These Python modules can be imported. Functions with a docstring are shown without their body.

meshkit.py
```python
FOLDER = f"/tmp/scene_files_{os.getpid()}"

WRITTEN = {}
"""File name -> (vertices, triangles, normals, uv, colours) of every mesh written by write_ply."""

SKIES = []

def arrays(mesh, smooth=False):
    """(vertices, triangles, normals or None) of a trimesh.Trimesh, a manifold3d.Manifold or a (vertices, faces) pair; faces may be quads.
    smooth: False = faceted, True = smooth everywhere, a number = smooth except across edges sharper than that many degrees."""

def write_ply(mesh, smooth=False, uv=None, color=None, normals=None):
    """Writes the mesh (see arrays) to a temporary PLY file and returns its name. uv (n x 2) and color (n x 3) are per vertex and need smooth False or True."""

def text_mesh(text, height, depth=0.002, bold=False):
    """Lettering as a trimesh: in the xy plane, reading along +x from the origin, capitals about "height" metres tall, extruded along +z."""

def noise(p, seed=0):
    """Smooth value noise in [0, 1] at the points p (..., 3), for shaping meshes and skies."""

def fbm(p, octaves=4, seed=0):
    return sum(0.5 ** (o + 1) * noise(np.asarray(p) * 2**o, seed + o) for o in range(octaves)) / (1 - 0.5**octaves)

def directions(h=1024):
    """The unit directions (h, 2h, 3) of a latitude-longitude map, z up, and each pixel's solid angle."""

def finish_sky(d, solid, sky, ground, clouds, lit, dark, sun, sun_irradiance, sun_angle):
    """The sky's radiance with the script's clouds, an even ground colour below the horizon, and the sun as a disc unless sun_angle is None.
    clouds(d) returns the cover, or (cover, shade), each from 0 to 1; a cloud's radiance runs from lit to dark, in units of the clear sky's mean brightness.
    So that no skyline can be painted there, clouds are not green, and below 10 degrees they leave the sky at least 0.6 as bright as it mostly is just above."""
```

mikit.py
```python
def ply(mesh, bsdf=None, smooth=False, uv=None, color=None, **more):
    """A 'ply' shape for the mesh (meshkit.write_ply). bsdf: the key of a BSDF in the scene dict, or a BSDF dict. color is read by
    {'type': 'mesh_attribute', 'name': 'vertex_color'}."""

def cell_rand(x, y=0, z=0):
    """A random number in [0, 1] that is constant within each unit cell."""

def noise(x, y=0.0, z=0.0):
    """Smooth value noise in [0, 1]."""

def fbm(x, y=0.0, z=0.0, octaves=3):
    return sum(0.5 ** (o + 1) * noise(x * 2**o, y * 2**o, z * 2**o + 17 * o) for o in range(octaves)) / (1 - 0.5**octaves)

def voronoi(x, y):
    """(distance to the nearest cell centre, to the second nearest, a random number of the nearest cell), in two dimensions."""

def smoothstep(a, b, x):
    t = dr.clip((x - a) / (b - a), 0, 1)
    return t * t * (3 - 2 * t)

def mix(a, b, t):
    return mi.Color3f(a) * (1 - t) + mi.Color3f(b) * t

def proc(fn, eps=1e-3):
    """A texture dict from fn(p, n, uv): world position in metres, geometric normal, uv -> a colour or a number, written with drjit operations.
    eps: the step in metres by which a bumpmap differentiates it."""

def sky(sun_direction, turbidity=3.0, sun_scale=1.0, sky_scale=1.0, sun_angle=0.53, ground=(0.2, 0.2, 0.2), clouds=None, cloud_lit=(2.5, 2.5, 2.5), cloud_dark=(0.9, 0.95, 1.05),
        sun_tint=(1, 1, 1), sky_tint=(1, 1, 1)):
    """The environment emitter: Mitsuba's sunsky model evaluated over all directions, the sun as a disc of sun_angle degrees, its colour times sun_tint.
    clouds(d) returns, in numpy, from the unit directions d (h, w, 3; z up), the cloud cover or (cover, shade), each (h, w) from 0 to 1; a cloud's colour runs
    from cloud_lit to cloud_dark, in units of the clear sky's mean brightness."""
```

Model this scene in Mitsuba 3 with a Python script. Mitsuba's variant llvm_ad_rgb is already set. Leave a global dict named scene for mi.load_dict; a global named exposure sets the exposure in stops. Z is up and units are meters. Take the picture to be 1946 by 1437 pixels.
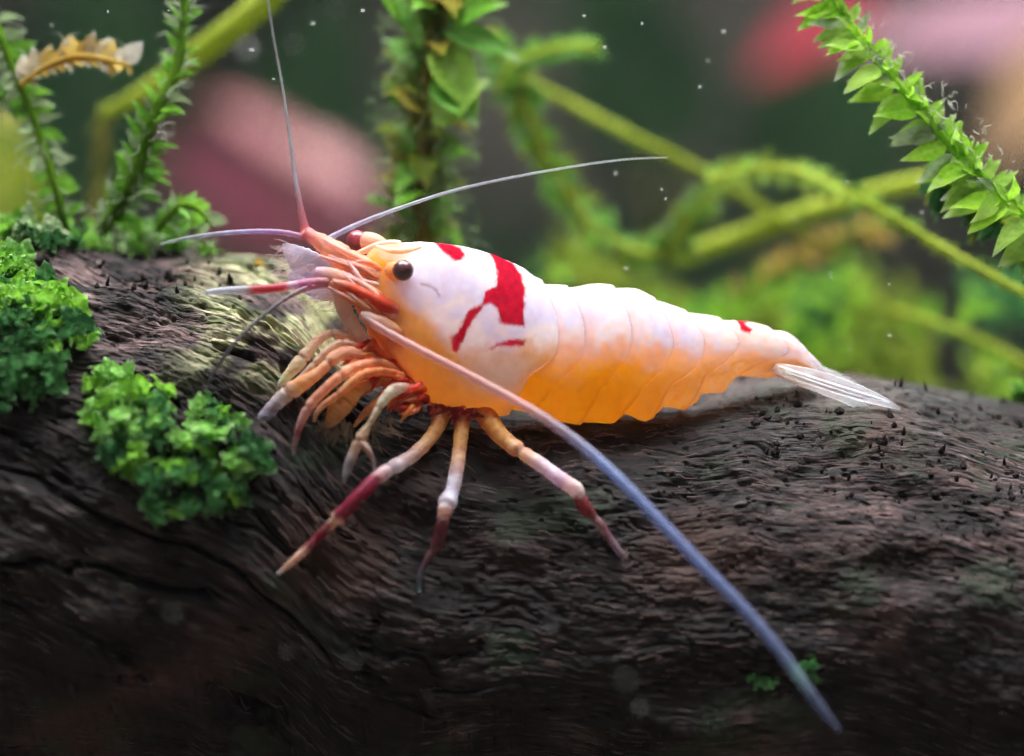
import math, random
import numpy as np, trimesh, shapely
import mitsuba as mi, drjit as dr
import mikit, meshkit
from scipy.interpolate import PchipInterpolator, CubicSpline
from scipy.spatial import cKDTree
from mikit import proc, noise, fbm, smoothstep, mix

rng = np.random.default_rng(7)
T = mi.ScalarTransform4f
scene, labels = {}, {}

# ---------------------------------------------------------------- camera, lamps, exposure
U = 0.0023          # metres per working unit (one working unit = 2.3 mm, the shrimp is about 26 mm long)
HAZE = .00010       # per working unit: faintly cloudy aquarium water
D = 42.0            # camera distance in working units
exposure = 0.0
HALF = 9.73
scene['camera'] = {'type': 'thinlens', 'fov': math.degrees(2 * math.atan(HALF / D)), 'fov_axis': 'x',
                   'aperture_radius': 1.0 * U, 'focus_distance': (D - 0.4) * U, 'near_clip': 0.5 * U, 'far_clip': 500 * U,
                   'to_world': T().look_at(origin=[0, -D * U, 0], target=[0, 0, 0], up=[0, 0, 1]), 'medium': {'type': 'ref', 'id': 'water_haze'}}
scene['water_haze'] = {'type': 'homogeneous', 'albedo': {'type': 'rgb', 'value': [.95, .96, .95]}, 'sigma_t': HAZE / U}
LAMP = (20.0, 20.4, 21.4)
ROOM = (0.085, 0.09, 0.105)
scene['room_light'] = {'type': 'constant', 'radiance': {'type': 'rgb', 'value': list(ROOM)}}

# ---------------------------------------------------------------- helpers
def lin(*c):
    c = np.asarray(c, float) / 255.0
    return np.where(c <= 0.04045, c / 12.92, ((c + 0.055) / 1.055) ** 2.4)

def k(y):
    return (D + y) / D / 100.0

def P(px, py, y=0.0):
    "a point at depth y whose height and sideways place are given in hundredths of a unit at that depth"
    s = k(np.asarray(y, float))
    return np.stack([(np.asarray(px, float) - 973) * s, np.asarray(y, float) + 0 * s * np.asarray(px, float), (718.5 - np.asarray(py, float)) * s], -1)

def numbered(name):
    if name not in used:
        used.add(name); return name
    i = 1
    while f'{name}_{i:03d}' in used: i += 1
    used.add(f'{name}_{i:03d}')
    return f'{name}_{i:03d}'
used = set()

def thing(name, label, cat, group=None, kind=None):
    key = numbered(name)
    labels[key] = {'label': label, 'category': cat}
    if group: labels[key]['group'] = group
    if kind: labels[key]['kind'] = kind
    return key

def add(key, V, F, bsdf, smooth=True, uv=None, color=None):
    scene[key] = mikit.ply((np.asarray(V) * U, np.asarray(F)), bsdf, smooth=smooth, uv=uv, color=color)
    return key

def part(parent, name, V, F, bsdf, smooth=True, uv=None, color=None, label=None, stuff=False):
    key = numbered(parent + '__' + name)
    add(key, V, F, bsdf, smooth, uv, color)
    if label or stuff:
        labels[key] = {}
        if label: labels[key]['label'] = label
        if stuff: labels[key]['kind'] = 'stuff'
    return key

def unit(v):
    v = np.asarray(v, float)
    return v / np.maximum(np.linalg.norm(v, axis=-1, keepdims=True), 1e-12)

def spline(pts, n):
    pts = np.asarray(pts, float)
    d = np.r_[0, np.cumsum(np.linalg.norm(np.diff(pts[:, :3], axis=0), axis=1))]
    t = d / d[-1]
    s = np.linspace(0, 1, n)
    return PchipInterpolator(t, pts)(s) if len(pts) < 3 else np.c_[CubicSpline(t, pts[:, :3])(s), PchipInterpolator(t, pts[:, 3:])(s)], s

def tube(C, R, sides=10, flat=1.0):
    "closed tapered tube along centres C with radii R"
    C, R = np.asarray(C, float), np.asarray(R, float)
    n = len(C)
    tg = unit(np.gradient(C, axis=0))
    up = np.array([0, 1, 0.0]) if abs(tg[0][1]) < 0.9 else np.array([1.0, 0, 0])
    a = unit(np.cross(tg[0], up)); A = [a]
    for i in range(1, n):
        a = unit(A[-1] - tg[i] * np.dot(A[-1], tg[i])); A.append(a)
    A = np.array(A); B = np.cross(tg, A)
    th = np.arange(sides) * 2 * np.pi / sides
    V = C[:, None] + R[:, None, None] * (np.cos(th)[None, :, None] * A[:, None] + flat * np.sin(th)[None, :, None] * B[:, None])
    V = V.reshape(-1, 3)
    i, j = np.meshgrid(np.arange(n - 1), np.arange(sides), indexing='ij')
    q = np.stack([i * sides + j, i * sides + (j + 1) % sides, (i + 1) * sides + (j + 1) % sides, (i + 1) * sides + j], -1).reshape(-1, 4)
    F = np.vstack([q[:, [0, 2, 1]], q[:, [0, 3, 2]]])
    V = np.vstack([V, C[0] - tg[0] * R[0] * .6, C[-1] + tg[-1] * R[-1] * .6])
    j = np.arange(sides); c0, c1 = n * sides, n * sides + 1
    F = np.vstack([F, np.stack([j * 0 + c0, j, (j + 1) % sides], 1)[:, ::-1][:, [0, 2, 1]][:, [0, 2, 1]],
                   np.stack([j * 0 + c1, (n - 1) * sides + j, (n - 1) * sides + (j + 1) % sides], 1)[:, [0, 2, 1]][:, [0, 2, 1]]])
    return V, F

def strand(pts, n=40, sides=10, lump=0.0, seed=0, flat=1.0):
    "tube through (px, py, depth, radius in hundredths); returns vertices, faces and the place along it of each vertex"
    pts = np.asarray(pts, float)
    W = np.c_[P(pts[:, 0], pts[:, 1], pts[:, 2]), pts[:, 3] * k(pts[:, 2])]
    S, s = spline(W, n)
    R = np.maximum(S[:, 3], 1e-3)
    V, F = tube(S[:, :3], R, sides, flat)
    t = np.r_[np.repeat(s, sides), 0, 1]
    if lump:
        c = np.r_[np.repeat(S[:, :3], sides, axis=0), S[:1, :3], S[-1:, :3]]
        V = c + (V - c) * (1 + lump * (meshkit.fbm(V * 6 + seed * 3.7, 3) - 0.5)[:, None])
    return V, F, t

def ramp(t, stops):
    xs = [s[0] for s in stops]; cs = np.array([s[1] for s in stops])
    return np.stack([np.interp(t, xs, cs[:, i]) for i in range(3)], -1)

def join(meshes):
    Vs, Fs, Us, o = [], [], [], 0
    for m in meshes:
        Vs.append(m[0]); Fs.append(np.asarray(m[1]) + o); o += len(m[0])
        if len(m) > 2: Us.append(m[2])
    return np.vstack(Vs), np.vstack(Fs), (np.concatenate(Us) if Us else None)

def ball(c, r, n=3, scale=(1, 1, 1)):
    m = trimesh.creation.icosphere(subdivisions=n)
    return m.vertices * np.array(scale) * r + c, m.faces

def leaf(base, d, nrm, L, W, curl=0.3, cup=0.25, point=1.0, rows=8, cols=5, ruffle=0.0, seed=0, stalk=0.08):
    "one thin leaf blade: base, direction, facing; curls back along its length, folds along its midrib"
    d = unit(d); nrm = unit(nrm - d * np.dot(nrm, d)); s = np.cross(d, nrm)
    t = np.linspace(0, 1, rows)
    w = np.sin(np.pi * np.clip(t, 0, 1) ** (0.75)) ** 0.8 * (1 - t) ** (0.35 * point) + stalk * (1 - t)
    w = w / w.max() * W / 2
    w[-1] = W * 0.01
    c = np.linspace(-1, 1, cols)
    ang = curl * t * 1.6
    dx = np.r_[0, np.cumsum(np.cos((ang[1:] + ang[:-1]) / 2))] * L / (rows - 1)
    dz = -np.r_[0, np.cumsum(np.sin((ang[1:] + ang[:-1]) / 2))] * L / (rows - 1)
    tt, cc = np.meshgrid(t, c, indexing='ij')
    X, Y = dx[:, None] + 0 * cc, w[:, None] * cc
    Z = dz[:, None] + np.abs(cc) ** 1.6 * w[:, None] * cup
    if ruffle:
        ph = seed * 1.7
        Z = Z + ruffle * W * np.abs(cc) * np.sin(tt * 9 + ph + cc * 1.5)
    V = base + X[..., None] * d + Y[..., None] * s + Z[..., None] * nrm
    i, j = np.meshgrid(np.arange(rows - 1), np.arange(cols - 1), indexing='ij')
    q = np.stack([i * cols + j, i * cols + j + 1, (i + 1) * cols + j + 1, (i + 1) * cols + j], -1).reshape(-1, 4)
    F = np.vstack([q[:, [0, 1, 2]], q[:, [0, 2, 3]]])
    uv = np.stack([(cc + 1) / 2, tt], -1).reshape(-1, 2)
    return V.reshape(-1, 3), F, uv

def rgb(c):
    return {'type': 'rgb', 'value': [float(x) for x in c]}

# ---------------------------------------------------------------- materials
VC = {'type': 'mesh_attribute', 'name': 'vertex_color'}
scene['mat_shell'] = {'type': 'principledthin', 'base_color': VC, 'roughness': 0.24, 'diff_trans': 1.12, 'eta': 1.48}
scene['mat_limb'] = {'type': 'principledthin', 'base_color': VC, 'roughness': 0.3, 'diff_trans': 0.9, 'spec_trans': 0.22, 'eta': 1.35}
scene['mat_glassy'] = {'type': 'principledthin', 'base_color': VC, 'roughness': 0.2, 'diff_trans': 0.9, 'spec_trans': 0.5, 'eta': 1.35}
scene['mat_feeler'] = {'type': 'principledthin', 'base_color': VC, 'roughness': 0.2, 'diff_trans': 0.9, 'spec_trans': 0.52, 'eta': 1.3}
scene['mat_eye'] = {'type': 'principled', 'base_color': VC, 'roughness': 0.18, 'specular': 0.5, 'clearcoat': 0.6}

def leaf_mat(name, lo, hi, tip, trans=0.9, rough=0.45, freq=1.2):
    lo, hi, tip = [tuple(float(x) for x in c) for c in (lo, hi, tip)]
    def f(p, n, uv):
        q = p / U
        a = fbm(q.x * freq, q.y * freq, q.z * freq, 3)
        b = noise(q.x * 14, q.y * 14, q.z * 14)
        c = mix(lo, hi, smoothstep(0.25, 0.75, a * 0.75 + b * 0.25))
        rib = smoothstep(0.10, 0.02, dr.abs(uv.x - 0.5)) * 0.18
        return mix(c, tip, dr.clip(smoothstep(0.72, 1.0, uv.y) * 0.7 + rib, 0, 1))
    scene[name] = {'type': 'principledthin', 'base_color': proc(f), 'roughness': rough, 'diff_trans': trans, 'eta': 1.33}

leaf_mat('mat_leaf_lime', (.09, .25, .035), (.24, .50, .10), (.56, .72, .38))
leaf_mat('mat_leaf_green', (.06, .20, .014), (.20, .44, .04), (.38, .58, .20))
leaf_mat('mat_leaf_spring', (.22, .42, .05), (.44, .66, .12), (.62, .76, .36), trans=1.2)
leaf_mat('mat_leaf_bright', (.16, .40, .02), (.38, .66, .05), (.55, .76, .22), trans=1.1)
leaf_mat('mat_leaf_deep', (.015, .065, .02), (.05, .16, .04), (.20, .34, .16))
leaf_mat('mat_leaf_pale', (.16, .24, .10), (.34, .44, .22), (.55, .60, .45), trans=1.2)
leaf_mat('mat_leaf_olive', (.08, .15, .015), (.24, .30, .03), (.40, .38, .12))
leaf_mat('mat_leaf_dead', (.35, .25, .10), (.60, .55, .45), (.75, .74, .75), trans=1.1)
leaf_mat('mat_leaf_amber', (.40, .24, .04), (.62, .45, .12), (.70, .62, .35), trans=1.0)
leaf_mat('mat_leaf_pink', (.66, .22, .24), (.95, .50, .50), (.9, .46, .46), trans=1.1, freq=.3)
leaf_mat('mat_leaf_rose', (.62, .30, .28), (.85, .50, .48), (.8, .45, .45), trans=0.7, freq=.15)
leaf_mat('mat_leaf_red', (.30, .03, .05), (.45, .06, .08), (.40, .08, .10), trans=0.7, freq=.12)
leaf_mat('mat_leaf_maroon', (.10, .022, .038), (.22, .055, .075), (.25, .08, .10), trans=0.6, freq=.12)
leaf_mat('mat_leaf_mauve', (.30, .15, .19), (.42, .24, .28), (.42, .26, .28), trans=0.6, freq=.12)
leaf_mat('mat_leaf_tan', (.40, .22, .10), (.52, .32, .17), (.5, .35, .2), trans=0.6, freq=.12)
leaf_mat('mat_leaf_dark', (.005, .020, .007), (.013, .038, .011), (.02, .045, .013), trans=0.5, freq=.12)
leaf_mat('mat_stem_lime', (.30, .38, .03), (.48, .56, .08), (.5, .58, .14), trans=0.9)
leaf_mat('mat_stem_green', (.06, .16, .01), (.14, .28, .02), (.2, .35, .05), trans=0.7)
leaf_mat('mat_stem_brown', (.10, .09, .015), (.24, .20, .03), (.2, .25, .03), trans=0.7)
scene['mat_fuzz'] = {'type': 'principledthin', 'base_color': rgb((.45, .45, .36)), 'roughness': .6, 'diff_trans': 1.0}
scene['mat_hair'] = {'type': 'principledthin', 'base_color': rgb((.85, .62, .62)), 'roughness': .4, 'diff_trans': 1.0, 'spec_trans': .4}
scene['mat_bristle'] = {'type': 'principledthin', 'base_color': rgb((.34, .24, .15)), 'roughness': .5, 'diff_trans': 1.0, 'spec_trans': .4}
scene['mat_speck'] = {'type': 'principledthin', 'base_color': rgb((.52, .52, .50)), 'roughness': .6, 'diff_trans': 1.0}

def wood_colour(p, n, uv):
    q = p / U
    s, t = uv.x, uv.y * 6                   # along the log, across the grain
    g = fbm(s * 0.9 + 3, t * 3.2, q.z * 0.3, 4)
    g2 = fbm(s * 2.2, t * 13, 1.7, 3)
    g3 = fbm(s * 2.6, t * 26, 7.7, 2)
    big = fbm(q.x * 0.45 + 9, q.y * 0.45, q.z * 0.45, 3)
    c = mix((.003, .0022, .0021), (.0145, .0092, .0078), smoothstep(.30, .72, g * .5 + g2 * .5))
    pale = dr.maximum(smoothstep(.56, .76, big) * .4, dr.maximum(dr.exp(-dr.square((q.x - 8.6) / 2.6) - dr.square((q.z + 2.4) / .9)), dr.exp(-dr.square((q.x + 6.6) / 3.2) - dr.square((q.z - 1.5) / 1.1))) * smoothstep(.3, .55, fbm(q.x * .8, q.y * .8, q.z * .8 + 40, 3)))  # noise gives worn wood; patches paint in the light on upper left, lower right
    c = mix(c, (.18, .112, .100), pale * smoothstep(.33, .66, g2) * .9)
    c = mix(c, (.42, .32, .30), smoothstep(.58, .80, g3) * (.15 + .6 * pale) * smoothstep(.30, .62, fbm(q.x * .9, q.y * .9, q.z * .9 + 40, 3)))
    c = mix(c, (.07, .034, .024), smoothstep(.55, .7, fbm(q.x * .3 + 60, q.y * .3, q.z * .3, 2)) * .5)
    hz = dr.exp(-dr.square((q.x - 6.6) / 4.2) - dr.square((q.z + .35) / .75)) * smoothstep(.25, .6, fbm(q.x * 1.1, q.y * 1.1, q.z * 1.1 + 70, 4))  # pale haze under the tail, painted into the wood colour
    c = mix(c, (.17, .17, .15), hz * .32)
    pit = fbm(q.x * 5, q.y * 5, q.z * 5, 2)
    c = mix(c, (.010, .008, .008), smoothstep(.68, .78, pit) * .8)
    # lichen film along the upper left shoulder
    li = smoothstep(.40, .60, fbm(q.x * 1.3, q.y * 1.3, q.z * 1.3 + 5, 4)) * smoothstep(-6.8, -5.0, q.x) * smoothstep(-1.5, -3.2, q.x) * smoothstep(-.6, .6, q.z)
    c = mix(c, mix((.13, .15, .05), (.50, .46, .27), smoothstep(.35, .7, g2)), li * .9)
    al = smoothstep(.56, .70, fbm(q.x * .8 + 30, q.y * .8, q.z * .8, 4)) * .6
    return mix(c, (.018, .030, .014), al)

def wood_bump(p, n, uv):
    s, t = uv.x, uv.y * 6
    q = p / U
    return (fbm(s * 2.2, t * 14, .3, 3) * 0.045 + fbm(s * 4, t * 30, 4.3, 2) * 0.03 + fbm(q.x * 9, q.y * 9, q.z * 9, 2) * .03) * U

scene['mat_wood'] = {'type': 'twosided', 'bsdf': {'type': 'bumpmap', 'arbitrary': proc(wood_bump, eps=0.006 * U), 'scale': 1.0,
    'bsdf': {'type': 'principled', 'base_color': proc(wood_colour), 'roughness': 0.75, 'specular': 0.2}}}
scene['mat_fibre'] = {'type': 'principledthin', 'base_color': rgb((.15, .105, .09)), 'roughness': .6, 'diff_trans': .6}
scene['mat_nub'] = {'type': 'twosided', 'bsdf': {'type': 'principled', 'base_color': rgb((.016, .012, .010)), 'roughness': .8, 'specular': .15}}

def wall_colour(p, n, uv):
    q = p / U
    a = fbm(q.x * .045 + 2, q.z * .045, 3.0, 3)
    b = fbm(q.x * .10, q.z * .10 + 7, 1.0, 3)
    c = mix((.006, .008, .005), (.046, .042, .033), smoothstep(.3, .7, a))
    return mix(c, (.012, .042, .013), smoothstep(.52, .75, b) * .7)
scene['mat_wall'] = {'type': 'twosided', 'bsdf': {'type': 'diffuse', 'reflectance': proc(wall_colour)}}

def sand_colour(p, n, uv):
    q = p / U
    return mix((.05, .04, .03), (.16, .13, .10), fbm(q.x * 3, q.y * 3, 0., 3))
scene['mat_sand'] = {'type': 'twosided', 'bsdf': {'type': 'diffuse', 'reflectance': proc(sand_colour)}}
scene['mat_housing'] = {'type': 'twosided', 'bsdf': {'type': 'principled', 'base_color': rgb((.3, .3, .32)), 'roughness': .4, 'metallic': .6}}

# ---------------------------------------------------------------- the tank: back wall, floor, lamp
def box(x0, x1, y0, y1, z0, z1):
    m = trimesh.creation.box(extents=(x1 - x0, y1 - y0, z1 - z0))
    return m.vertices + [(x0 + x1) / 2, (y0 + y1) / 2, (z0 + z1) / 2], m.faces

add('back_wall', *box(-130, 130, 125, 127, -16, 80), 'mat_wall', smooth=False)
labels['back_wall'] = {'label': 'dark blurred back wall of the tank with green algae', 'kind': 'structure'}
gx, gy = np.meshgrid(np.linspace(-130, 130, 120), np.linspace(-30, 125, 80), indexing='ij')
gz = -15 + 1.2 * meshkit.fbm(np.stack([gx * .2, gy * .2, gx * 0], -1), 4)
ii, jj = np.meshgrid(np.arange(119), np.arange(79), indexing='ij')
add('ground', np.stack([gx, gy, gz], -1).reshape(-1, 3), np.stack([ii * 80 + jj, (ii + 1) * 80 + jj, (ii + 1) * 80 + jj + 1, ii * 80 + jj + 1], -1).reshape(-1, 4), 'mat_sand')
labels['ground'] = {'label': 'dark sandy floor of the tank', 'kind': 'structure'}

lamp = thing('aquarium_lamp', 'long grey aquarium lamp hanging above the water', 'lamp')
part(lamp, 'housing', *box(-48, 48, -30, 26, 75.2, 78), 'mat_housing', smooth=False)
q = np.array([[-46, -28, 75], [46, -28, 75], [46, 24, 75], [-46, 24, 75.0]])
key = part(lamp, 'light_panel', q, np.array([[0, 2, 1], [0, 3, 2]]), 'mat_housing', smooth=False)
scene[key]['emitter'] = {'type': 'area', 'radiance': {'type': 'rgb', 'value': list(LAMP)}}
lamp = thing('aquarium_lamp', 'added unseen second lamp over the rear of the tank to brighten the background', 'lamp')  # added fill over the rear, brightens the back wall and pink leaves
part(lamp, 'housing', *box(-72, 72, 56, 96, 75.2, 78), 'mat_housing', smooth=False)
q = np.array([[-70, 58, 75], [70, 58, 75], [70, 94, 75], [-70, 94, 75.0]])
key = part(lamp, 'light_panel', q, np.array([[0, 2, 1], [0, 3, 2]]), 'mat_housing', smooth=False)
scene[key]['emitter'] = {'type': 'area', 'radiance': {'type': 'rgb', 'value': [.38 * c for c in LAMP]}}

# ---------------------------------------------------------------- driftwood
RY = 2.8
ridge_px = [(-900, 400), (-300, 425), (0, 452), (150, 468), (300, 476), (420, 482), (520, 498), (590, 545), (660, 625), (760, 690), (900, 735), (1050, 748), (1250, 738), (1400, 716), (1550, 712), (1700, 728), (1850, 752), (1946, 764), (2300, 790), (2900, 840)]
rx = np.array([P(a, b, RY)[0] for a, b in ridge_px]); rz = np.array([P(a, b, RY)[2] for a, b in ridge_px])
ztop = PchipInterpolator(rx, rz)
NX, NT = 1150, 560
wx = np.r_[np.linspace(-18, -11.2, 60), np.linspace(-11.2, 11.2, NX - 120 + 2)[1:-1], np.linspace(11.2, 18, 60)]
NX = len(wx)
phi = np.r_[np.linspace(-95, -25, 50), np.linspace(-25, 112, NT - 90 + 1)[1:], np.linspace(112, 165, 41)[1:]]
NT = len(phi)
ph = np.radians(phi)[None, :]
X = wx[:, None] + 0 * ph
bz = np.interp(wx, [-10, -4, 0, 10], [5.5, 5.2, 4.3, 4.8])[:, None]
ay = np.interp(wx, [-10, -4, 0, 10], [5.0, 4.6, 4.4, 5.0])[:, None]
zt = ztop(wx)[:, None]
Y = RY - ay * np.sin(ph)
Z = zt - bz * (1 - np.cos(ph))
base = np.stack([X, Y, Z], -1)
def grid_normals(G):
    du, dv = np.gradient(G, axis=0), np.gradient(G, axis=1)
    return unit(np.cross(du, dv))
N0 = grid_normals(base)
if (N0[NX // 2, NT // 2, 1] > 0): N0 = -N0
def sm01(a, b, x):
    t = np.clip((x - a) / (b - a), 0, 1)
    return t * t * (3 - 2 * t)
S_ = X + 0.25 * (meshkit.fbm(np.stack([X * .4, ph * 2 + 0 * X, X * 0], -1), 3) - .5)
TT = ph * 6 + 0 * X                      # round the log, in units
warp = 1.1 * (meshkit.fbm(np.stack([X * .35, TT * .35, X * 0 + 3], -1), 3) - .5) + 0.10 * X * np.clip(-X / 10, 0, 1)
gr = np.linspace(-20, 20, 801); gs = .07 + .50 / (1 + np.exp((gr + 3.4) / .7)) - .05 / (1 + np.exp(-(gr - 2) / 1.5))
gi = np.interp(X, gr, np.cumsum(gs) * .05)
TW = TT + warp - gi                      # place across the grain
left = 1 / (1 + np.exp((X + 2.5) / .8))
NZ = lambda a, b, c, o=3: meshkit.fbm(np.stack([a, b, 0 * X + c], -1), o)
disp = 0.8 * (NZ(X * .28, TT * .5, 8) - .5) + .30 * (NZ(X * .8, TW * .9, 48) - .5)
r1 = NZ(S_ * .55, TW * 1.1, 1)
gate = sm01(.50, .68, meshkit.noise(np.stack([X * .6, TT * .6, X * 0 + 77], -1)))
disp += -(.05 + .42 * left) * np.exp(-((r1 - .5) / .035) ** 2) * gate
disp += (.06 + .16 * left) * (NZ(S_ * 1.1, TW * 2.6, 5, 4) - .5)
r2 = NZ(S_ * 1.9, TW * 5, 2, 4)
disp += (.05 + .14 * left) * np.where(r2 > .5, (r2 - .5), .6 * (r2 - .5)) * (.4 + gate)
disp += (.035 + .045 * left) * (NZ(S_ * 5, TW * 15, 6, 4) - .5) + .07 * (NZ(X * 4, TT * 5, 16, 4) - .5)
pit = NZ(X * 5.5, TT * 6.5, 31, 2)
disp += -.05 * sm01(.70, .84, pit)
G = base + N0 * disp[..., None]
WN = grid_normals(G)
if (WN[NX // 2, NT // 2, 1] > 0): WN = -WN
ii, jj = np.meshgrid(np.arange(NX - 1), np.arange(NT - 1), indexing='ij')
WF = np.stack([ii * NT + jj, ii * NT + jj + 1, (ii + 1) * NT + jj + 1, (ii + 1) * NT + jj], -1).reshape(-1, 4)
wood = thing('driftwood', 'dark brown weathered driftwood log the shrimp stands on', 'driftwood')
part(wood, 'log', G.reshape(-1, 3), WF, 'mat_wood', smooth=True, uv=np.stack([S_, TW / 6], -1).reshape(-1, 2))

_keep = (phi > -30) & (phi < 125)
_V = G[:, _keep].reshape(-1, 3); _N = WN[:, _keep].reshape(-1, 3)
_s = D / (D + _V[:, 1])
_pp = np.c_[_V[:, 0] * _s * 100 + 973, 718.5 - _V[:, 2] * _s * 100]
_tree = cKDTree(_pp)
def wood_at(px, py):
    d, i = _tree.query((px, py), k=12)
    i = i[d < d[0] + 6]
    j = i[np.argmin(_V[i, 1])]
    return _V[j], _N[j]

def fibres(n):
    ms = []
    for _ in range(n):
        i = rng.integers(40, NX - 60); j_ = rng.integers(40, NT - 60)
        if meshkit.noise(np.array([X[i, j_] * .8, TT[i, 0 + j_] * .8, 5.5])) < .45: continue
        L_ = int(rng.uniform(4, 22)); tw = TW[i, j_]; pts = []
        lift = rng.uniform(.0, .03)
        for a in range(0, L_ + 1, max(1, L_ // 4)):
            ia = i + a; ja = int(np.argmin(np.abs(TW[ia] - tw - .004 * a * rng.normal(0, .6))))
            pts.append(G[ia, ja] + WN[ia, ja] * (.008 + lift * math.sin(a / L_ * math.pi)))
        C_ = np.array(pts)
        V, F = tube(C_, np.linspace(1, .4, len(C_)) * rng.uniform(.007, .016), 4)
        ms.append((V, F))
    V, F, _ = join(ms)
    part(wood, 'fibres', V, F, 'mat_fibre', stuff=True)

def nub(px, py, h, w):
    c, n = wood_at(px, py)
    d = unit(n * .6 + np.array([0, 0, .8]) + rng.normal(0, .3, 3)); h *= rng.uniform(.35, 1.35); w *= rng.choice([.4, .6, .8, 1.15])
    m = trimesh.creation.icosphere(subdivisions=2)
    v = m.vertices * (1 + .9 * (meshkit.fbm(m.vertices * 1.6 + px, 3) - .45)[:, None])
    a = unit(np.cross(d, [.3, .9, .1])); b = np.cross(d, a)
    z = v[:, 2:3]
    tap = np.where(z > 0, 1 - .75 * z, 1)
    V = c + (v[:, :1] * a * w + v[:, 1:2] * b * w) * tap + d * (z * h + h * .3)
    part(wood, 'nub', V, m.faces, 'mat_nub', smooth=True)

def in_poly(poly, n):
    pg = shapely.Polygon(poly); x0, y0, x1, y1 = pg.bounds; out = []
    while len(out) < n:
        a = (rng.uniform(x0, x1), rng.uniform(y0, y1))
        if pg.contains(shapely.Point(a)): out.append(a)
    return out

fibres(2200)

# ---------------------------------------------------------------- shrimp
shrimp = thing('shrimp', 'small white and orange dwarf shrimp with red blotches standing on the driftwood', 'shrimp')
topc = PchipInterpolator([668, 680, 695, 715, 745, 800, 860, 930, 990, 1020, 1045, 1075, 1130, 1200, 1240, 1300, 1370, 1420, 1470, 1505, 1528, 1545, 1560],
                         [552, 515, 487, 469, 463, 460, 465, 482, 510, 533, 542, 545, 543, 550, 566, 591, 606, 614, 627, 644, 668, 692, 706])
botc = PchipInterpolator([668, 680, 695, 720, 750, 780, 800, 820, 850, 900, 960, 1005, 1040, 1070, 1120, 1165, 1183, 1225, 1250, 1262, 1300, 1322, 1334, 1372, 1388, 1400, 1450, 1480, 1510, 1535, 1560],
                         [565, 596, 622, 656, 690, 722, 745, 765, 783, 789, 784, 778, 788, 801, 803, 799, 789, 796, 785, 773, 776, 766, 748, 744, 726, 715, 717, 712, 706, 710, 712])
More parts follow.
